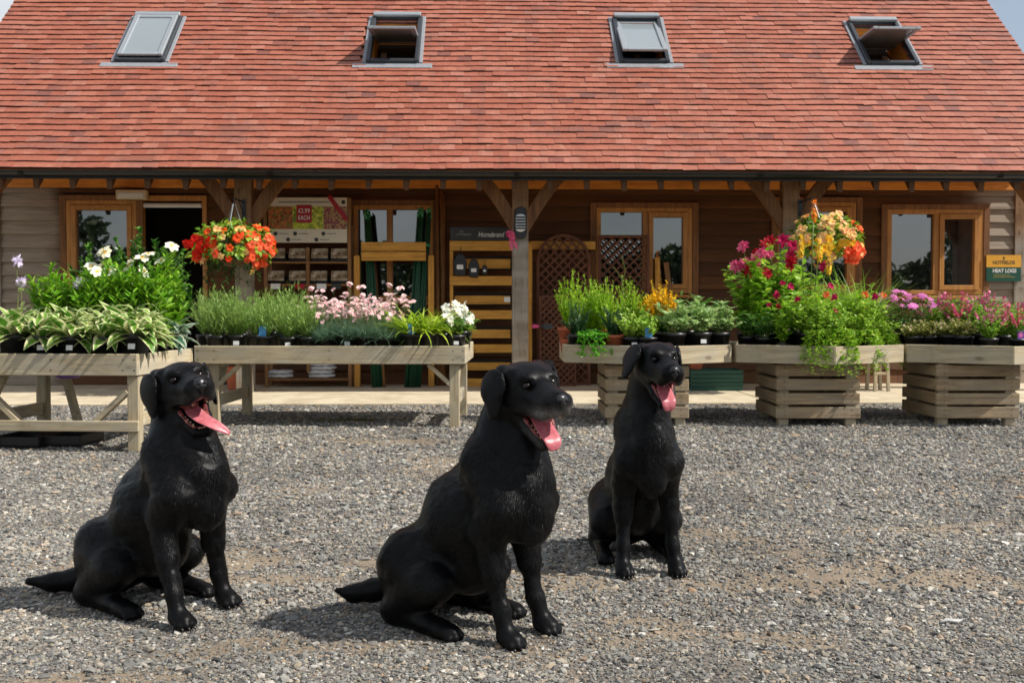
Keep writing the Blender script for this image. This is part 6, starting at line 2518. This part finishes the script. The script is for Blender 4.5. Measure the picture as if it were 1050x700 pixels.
def cane_bundle(px0, py0, px1, py1, n, label, rad=.045):
    top, bot = wp(px0, py0, Y1 + .1), wp(px1, py1, Y1 - .12)
    bot.z = .024
    o = tag(empty('cane_bundle', bot), label, 'cane bundle', 'bundles of green canes')
    r = np.random.default_rng(n)
    m, mc = MB(), MB()
    T = top - bot
    for i in range(n):
        q = r.uniform(-1, 1, 2) * rad
        e = r.uniform(-.06, .03)
        f = (1.5, 1.0)
        p0 = Vector((q[0] * 1.5, q[1], 0))
        p1 = T + Vector((q[0] * .8, q[1] * .8, e))
        m.tube([p0, (p0 + p1) / 2 + Vector((q[1] * .2, 0, 0)), p1], .0075, 6)
        mc.tube([p1 - (p1 - p0).normalized() * .05, p1 + (p1 - p0).normalized() * .006], .0095, 6)
    m.build('cane', M_green, o, smooth=True)['kind'] = 'stuff'
    mc.build('cap', M_greenl, o, smooth=True)['kind'] = 'stuff'
    m = MB()
    for f in (.3, .8):
        c = T * f
        d = T.normalized()
        m.tube([c - d * .012, c + d * .012], rad * 1.5, 14)
    m.build('tie', M_greenl, o)
    return o


cane_bundle(376, 217, 386, 398, 22, 'bundle of green canes leaning across the stand, nearest the poster')
cane_bundle(431, 215, 420, 398, 26, 'thick bundle of green canes in front of the window mullion side')
cane_bundle(440, 216, 427, 398, 16, 'thin bundle of green canes beside the larch rods', .03)
for i, (px, py, pb) in enumerate(((448, 190, 449), (452, 196, 455), (455, 200, 453))):
    top, bot = wp(px, py, YW - .07), wp(pb, 398, YW - .25)
    bot.z = .024
    m = MB().tube([(0, 0, 0), (top - bot) * .5 + Vector((.004, 0, 0)), top - bot], [.026, .024, .02], 10)
    q = m.build('timber_rod', M_rod, smooth=True, loc=bot)
    tag(q, ('tallest larch rod leaning on the wall beside the cane bundles', 'larch rod in the middle of three leaning together', 'shortest larch rod leaning next to the pallet rack')[i], 'timber rod', 'larch rods')
top, bot = wp(384, 270, YW - .2), wp(394, 398, YW - .5)
bot.z = .024
tag(MB().tube([(0, 0, 0), top - bot], .02, 8).build('timber_rod', M_rod, loc=bot, smooth=True), 'short larch rod leaning inside the yellow stand', 'timber rod', 'larch rods')

# --- pallet rack with a charcoal sign
Y2 = 11.98
a, b = wp(461, 250, Y2).x, wp(530, 250, Y2).x
pr = tag(empty('pallet_rack', ((a + b) / 2, Y2, 0)), 'upright yellow pallet rack behind the middle post', 'pallet rack')
w = (b - a) / 2
ztop = wp(500, 246.5, Y2).z
for X in (-w + .02, w - .02):
    MB().bb(X - .02, X + .02, .024, .06, .022, ztop - .005).build('upright', M_pinez, pr, bev=.003)
for p0, p1 in ((247, 257), (283, 292.5), (318, 327), (353, 361.5), (388, 396)):
    MB().bb(-w, w, -.002, .0225, wp(500, p1, Y2).z, wp(500, p0, Y2).z).build('slat', M_pine, pr, bev=.003)
for p0, p1 in ((265, 275), (303, 312), (338, 347), (372, 380)):
    for k in range(4):
        X = -w + .14 + k * (2 * w - .2) / 3.6
        MB().bb(X - .085, X + .085, .10, .14, wp(500, p1, Y2).z, wp(500, p0, Y2).z).build('block', M_pine, pr, bev=.003)
    MB().bb(-w + .045, w - .045, .145, .16, wp(500, p1, Y2).z - .02, wp(500, p0, Y2).z + .03).build('backing', M_dark, pr)
sg = tag(MB().bb(-w + .01, w - .04, -.03, -.012, wp(500, 247, Y2).z + .004, wp(500, 233, Y2).z).build('shop_sign', M_slate, bev=.003, loc=((a + b) / 2, Y2, 0)), 'charcoal sign with white script standing on the pallet rack', 'sign')
zc_ = (wp(500, 247, Y2).z + wp(500, 233, Y2).z) / 2
text('sign_lettering', 'Homebrand', .085, M_label, sg, (.09, -.0312, zc_ - .01), width=.30, shear=.2)
text('sign_lettering', 'the', .035, M_grey, sg, (-.255, -.0312, zc_ + .028), shear=.2)
text('sign_lettering', 'company', .04, M_grey, sg, (-.225, -.0312, zc_ - .004), width=.17, shear=.2)
# hanging tool packs
for i, (px, py, s) in enumerate(((472, 270, 1.15), (486, 274, .95), (497, 276, .5))):
    c = wp(px, py, Y2 - .03)
    o = tag(empty('tool_pack', c), ('largest black tool pack hanging on the pallet rack', 'black tool pack with a white card beside the largest', 'tiny black hook pack hanging on the pallet rack')[i], 'tool pack', 'black packs on the pallet rack')
    m = MB()
    m.slab_y([(-.06 * s, -.12 * s), (.05 * s, -.13 * s), (.07 * s, .0), (.04 * s, .09 * s), (-.03 * s, .10 * s), (-.07 * s, .02 * s)], -.025, .0)
    m.build('body', M_black, o, bev=.008)
    MB().tube([(0, -.008, .09 * s), (0.005, -.006, .13 * s + .02), (0.0, .027, .15 * s + .02)], .004, 6).build('hook', M_black, o)
    MB().bb(-.035 * s, .03 * s, -.03, -.0255, -.06 * s, -.015 * s).build('card', M_label, o)
c = wp(520, 307, Y2 - .01)
tag(MB().bb(-.035, .035, -.004, 0, -.03, .03).build('price_tag', M_label, loc=c, bev=.002), 'small white price tag pinned low on the pallet rack', 'price tag')
# pink rosette at the post and pink handled trowels
c = wp(522.5, 240, YP - .12)
o = tag(empty('ribbon_rosette', c), 'pink ribbon rosette beside the black lamp on the post', 'rosette')
p = Plant(5)
p.flowers('f', [(0, 0, 0), (.03, -.01, -.03)], [(0, -1, .2), (.3, -1, -.2)], 7, .05, .75, cup=.4, layers=2)
p.mbs['f'].build('petals', PM['pink'], o)
m = MB()
leaves(m, [(0, .01, -.03), (.02, .01, -.03)], [(.2, 0, -1), (.5, 0, -1)], (0, -1, 0), .15, .04, .2, .1, 'petal', 5)
m.build('tails', PM['pink'], o)
for i, (px, py) in enumerate(((548, 334.5), (549, 371.5))):
    c = wp(px, py, 11.9)
    o = tag(empty('hand_trowel', c), ('upper pink handled trowel hung across the trellis', 'lower pink handled trowel hung across the trellis')[i], 'trowel', 'pink handled trowels')
    m = MB().tube([(-.03, 0, 0), (-.01, 0, .002), (.03, 0, 0), (.055, 0, 0)], [.018, .028, .022, .014], 12)
    m.build('handle', M_pink, o, smooth=True)
    m = MB().tube([(.055, 0, 0), (.09, 0, 0)], .007, 8)
    m.add([(.09, -.004, -.012), (.12, -.01, -.034), (.19, -.008, -.03), (.23, 0, 0), (.19, -.008, .03), (.12, -.01, .034), (.09, -.004, .012)] + [(.09, .002, -.012), (.12, -.004, -.034), (.19, -.002, -.03), (.23, .004, 0), (.19, -.002, .03), (.12, -.004, .034), (.09, .002, .012)], [tuple(range(7)), tuple(range(7, 14))[::-1]] + [(k + 1 if k < 6 else 0, k, k + 7, (k + 1 if k < 6 else 0) + 7) for k in range(7)])
    m.build('blade', M_alud, o)


# --- trellises
def trellis(px0, px1, py0, pyb, Y, arch, label, step=.075, fr=.035, pale=False):
    x0, x1 = wp(px0, 300, Y).x, wp(px1, 300, Y).x
    zt_ = wp((px0 + px1) / 2, py0, Y).z
    zb_ = max(.024, wp((px0 + px1) / 2, pyb, Y - .0).z)
    o = tag(empty('trellis_panel', ((x0 + x1) / 2, Y, zb_)), label, 'trellis', 'brown trellis panels')
    w, h = (x1 - x0) / 2, zt_ - zb_
    mat = M_brown
    m = MB()
    zs_ = h - (w if arch else 0)
    m.bb(-w, -w + fr, -.018, .018, 0, zs_).bb(w - fr, w, -.018, .018, 0, zs_)
    m.bb(-w + fr, w - fr, -.018, .018, 0, fr)
    if arch:
        n = 14
        ou = [(-w * math.cos(PI * k / n), zs_ + w * math.sin(PI * k / n)) for k in range(n + 1)]
        inn = [(-(w - fr) * math.cos(PI * k / n), zs_ + (w - fr) * math.sin(PI * k / n)) for k in range(n + 1)]
        m.slab_y((ou + inn[::-1])[::-1], -.018, .018)
    else:
        m.bb(-w + fr, w - fr, -.018, .018, h - fr, h)
    m.build('frame', mat, o, bev=.003)

    def inside(x, z):
        if abs(x) > w - fr * .6 or z < fr * .6:
            return False
        if arch and z > zs_:
            return x * x + (z - zs_) ** 2 < (w - fr * .6) ** 2
        return z < h - fr * .6
    for sgn, yy in ((1, -.006), (-1, .003)):
        m = MB()
        c0 = -w - h
        while c0 < w + h:
            # line x = c0 + sgn*z ... sampled and clipped
            ts = np.linspace(0, h, 160)
            ok = [inside(c0 + sgn * t_ if sgn > 0 else c0 + h - t_, t_) for t_ in ts]
            idx = [i for i, v in enumerate(ok) if v]
            if len(idx) > 4:
                t0_, t1_ = ts[idx[0]], ts[idx[-1]]
                fx = (lambda t_: c0 + t_) if sgn > 0 else (lambda t_: c0 + h - t_)
                m.beam((fx(t0_), yy, t0_), (fx(t1_), yy, t1_), .007, .022, up=(-sgn, 0, 1))
            c0 += step * 1.414
        if m.n:
            m.build('lattice', mat, o)
    return o


trellis(550, 605.5, 240, 399, 12.2, True, 'tall brown trellis with a rounded arched top')
trellis(613, 665.5, 241, 399, 12.22, False, 'tall square topped brown trellis covering part of the window')
trellis(553, 591, 303, 370, 12.0, False, 'small square trellis standing on the lowest one', .055, .022)
trellis(553, 591, 371.5, 399, 12.0, False, 'low trellis at the foot of the arched one', .055, .022)
tf2 = tag(empty('timber_frame', (wp(543, 300, 12.1).x, 12.1, 0)), 'yellow pine frame running behind the arched trellis', 'timber frame')  # plain post and rail frame
ox = wp(543, 300, 12.1).x
MB().bb(-.03, .03, -.03, .03, .022, wp(543, 249, 12.1).z).build('upright', M_pinez, tf2, bev=.003)
MB().bb(.031, wp(612, 250, 12.1).x - ox, .13, .16, wp(570, 256, 12.26).z, wp(570, 247.5, 12.26).z).build('rail', M_pine, tf2, bev=.003)
MB().bb(-.03, .03, .031, .16, wp(570, 256, 12.26).z, wp(570, 248.5, 12.26).z).build('rail', M_pine, tf2, bev=.003)
for i, (px0, py0, px1) in enumerate(((674, 264, 675), (683, 269, 698))):
    top, bot = wp(px0, py0, 12.27), wp(px1, 398, 12.1)
    bot.z = .024
    q = MB().beam((0, 0, 0), top - bot, .06, .03, up=(0, 1, 0)).build('timber_offcut', (M_pinez, M_rod)[i], loc=bot, bev=.003)
    tag(q, ('upright yellow offcut leaning on the window beside the square trellis', 'slanting brown offcut leaning on the window sill')[i], 'timber offcut')

# --- yellow and green sign on the end wall
Y3 = YW - .066
p0, p1 = wp(1011, 261.5, Y3), wp(1046, 288.5, Y3)
zm = wp(1028, 274, Y3).z
cx_ = (p0.x + p1.x) / 2
w = (p1.x - p0.x) / 2
sg = tag(empty('wall_sign', (cx_, Y3, 0)), 'yellow and green sign fixed to the weathered boards at the wall end', 'sign')
MB().bb(-w, w, -.016, -.004, zm, p0.z).build('yellow_panel', plain('sign_yellow', srgb(226, 166, 52), .45, .05), sg)
MB().bb(-w, w, -.016, -.004, p1.z, zm - .001).build('green_panel', plain('sign_green', srgb(16, 74, 58), .45, .08), sg)
text('sign_lettering', 'HOTFIELDS', .06, M_ink, sg, (0, -.0165, zm + .055), width=.27, bold=.001)
text('sign_lettering', 'HEAT LOGS', .062, M_label, sg, (.01, -.0165, zm - .045), width=.29, bold=.002)
m = MB().bb(-.13, .08, -.0175, -.0162, zm - .098, zm - .092).bb(-.13, .14, -.0175, -.0162, zm - .122, zm - .116)
m.build('small_print', plain('sign_gold', srgb(176, 150, 70), .5), sg)
MB().slab_y([(-.012, zm + .10), (.0, zm + .09), (.012, zm + .10), (.004, zm + .13), (-.004, zm + .13)], -.0175, -.0162).build('emblem', M_ink, sg)

# --- odds and ends under the tables
def pot_thing(px, pyb, Y, z, rad, h, label, mat=M_terra):
    c = wp(px, 350, Y)
    m = MB().lathe([(rad * .66, 0), (rad * .9, h * .8), (rad * .98, h * .8), (rad, h * .82), (rad, h), (rad * .9, h), (rad * .86, h * .8), (.001, h * .12)], 26, cap=False)
    return tag(m.build('terracotta_pot', mat, smooth=False, loc=(c.x, c.y, z)), label, 'flower pot', 'empty terracotta pots')


M_tg = plain('green_tray', (0.02, 0.085, 0.06), .45, .2)
for i in range(5):
    c = wp(731, 390, 11.5)
    m = MB()
    L_, D_, h_ = .29, .2, .045
    m.bb(-L_, L_, -D_, D_, 0, .006).bb(-L_, L_, -D_, -D_ + .01, .006, h_).bb(-L_, L_, D_ - .01, D_, .006, h_).bb(-L_, -L_ + .01, -D_ + .01, D_ - .01, .006, h_).bb(L_ - .01, L_, -D_ + .01, D_ - .01, .006, h_)
    m.bb(-L_ - .012, L_ + .012, -D_ - .012, -D_ - .001, h_ - .008, h_)
    q = m.build('seed_tray', M_tg, loc=(c.x + .006 * (i % 2), c.y, .0235 + .032 * i), bev=.002)
    q.rotation_euler = (0, 0, .02 * (i % 3 - 1))
    tag(q, f'dark green seed tray under the planters, {ordn[i]} up in the stack', 'seed tray', 'stack of green seed trays')
    if i:
        q.location.z = .0235 + .046 * i
pot_thing(714, 383, 11.5, .0235 + .046 * 5 + .002, .10, .17, 'empty terracotta pot standing on the stacked green trays')
pot_thing(241, 395, 11.6, .024, .12, .26, 'tall empty terracotta pot on the slab under the long table')
pot_thing(585, 350, 8.52, ZF, .075, .12, 'small empty terracotta pot at the end of the fern planter')
st_ = tag(empty('wooden_stool', (wp(900, 380, 11.3).x, 11.3, .024)), 'pale wooden stool standing between the two end planters', 'stool')
for sx in (-1, 1):
    for sy in (-1, 1):
        MB().beam((sx * .075, sy * .12, 0), (sx * .06, sy * .1, .42), .035, .035, up=(0, 1, 0)).build('leg', M_benchz, st_, bev=.003)
MB().bb(-.14, .14, -.15, .15, .42, .45).build('seat', M_bench, st_, bev=.005)
MB().bb(-.055, .055, -.125, -.105, .18, .21).build('stretcher', M_bench, st_, bev=.003)
# black trays lying under the hosta table
for i, (px, d) in enumerate(((28, 7.02), (70, 7.08))):
    c = cwx(px, d)
    m = MB().bb(-.16, .16, -.18, .18, 0, .01).bb(-.16, .16, -.18, -.17, .01, .07).bb(-.16, .16, .17, .18, .01, .07).bb(-.16, -.15, -.17, .17, .01, .07).bb(.15, .16, -.17, .17, .01, .07)
    q = m.build('carry_tray', M_black, loc=(c.x, c.y, .012), bev=.004)
    q.rotation_euler = (0, 0, R(-5))
    tag(q, ('black carry tray under the hosta table, nearest the photo edge', 'black carry tray under the hosta table, below the middle of its rail')[i], 'carry tray', 'black trays under the table')
c = cwx(69, 7.25)
bs = tag(empty('plastic_basin', (c.x, c.y, ZF - .117)), 'purple plastic basin hung under the hosta table top', 'basin')
MB().lathe([(.06, 0), (.085, .012), (.095, .05), (.10, .05), (.10, .056), (.09, .056), (.08, .016), (.001, .012)], 24, cap=False).build('bowl', plain('purple_plastic', srgb(150, 110, 190), .4), bs, smooth=True)
m = MB()
for s in (-1, 1):
    m.tube([(s * .097, 0, .052), (s * .1, 0, .09)], .003, 6)
m.build('hook', M_black, bs)
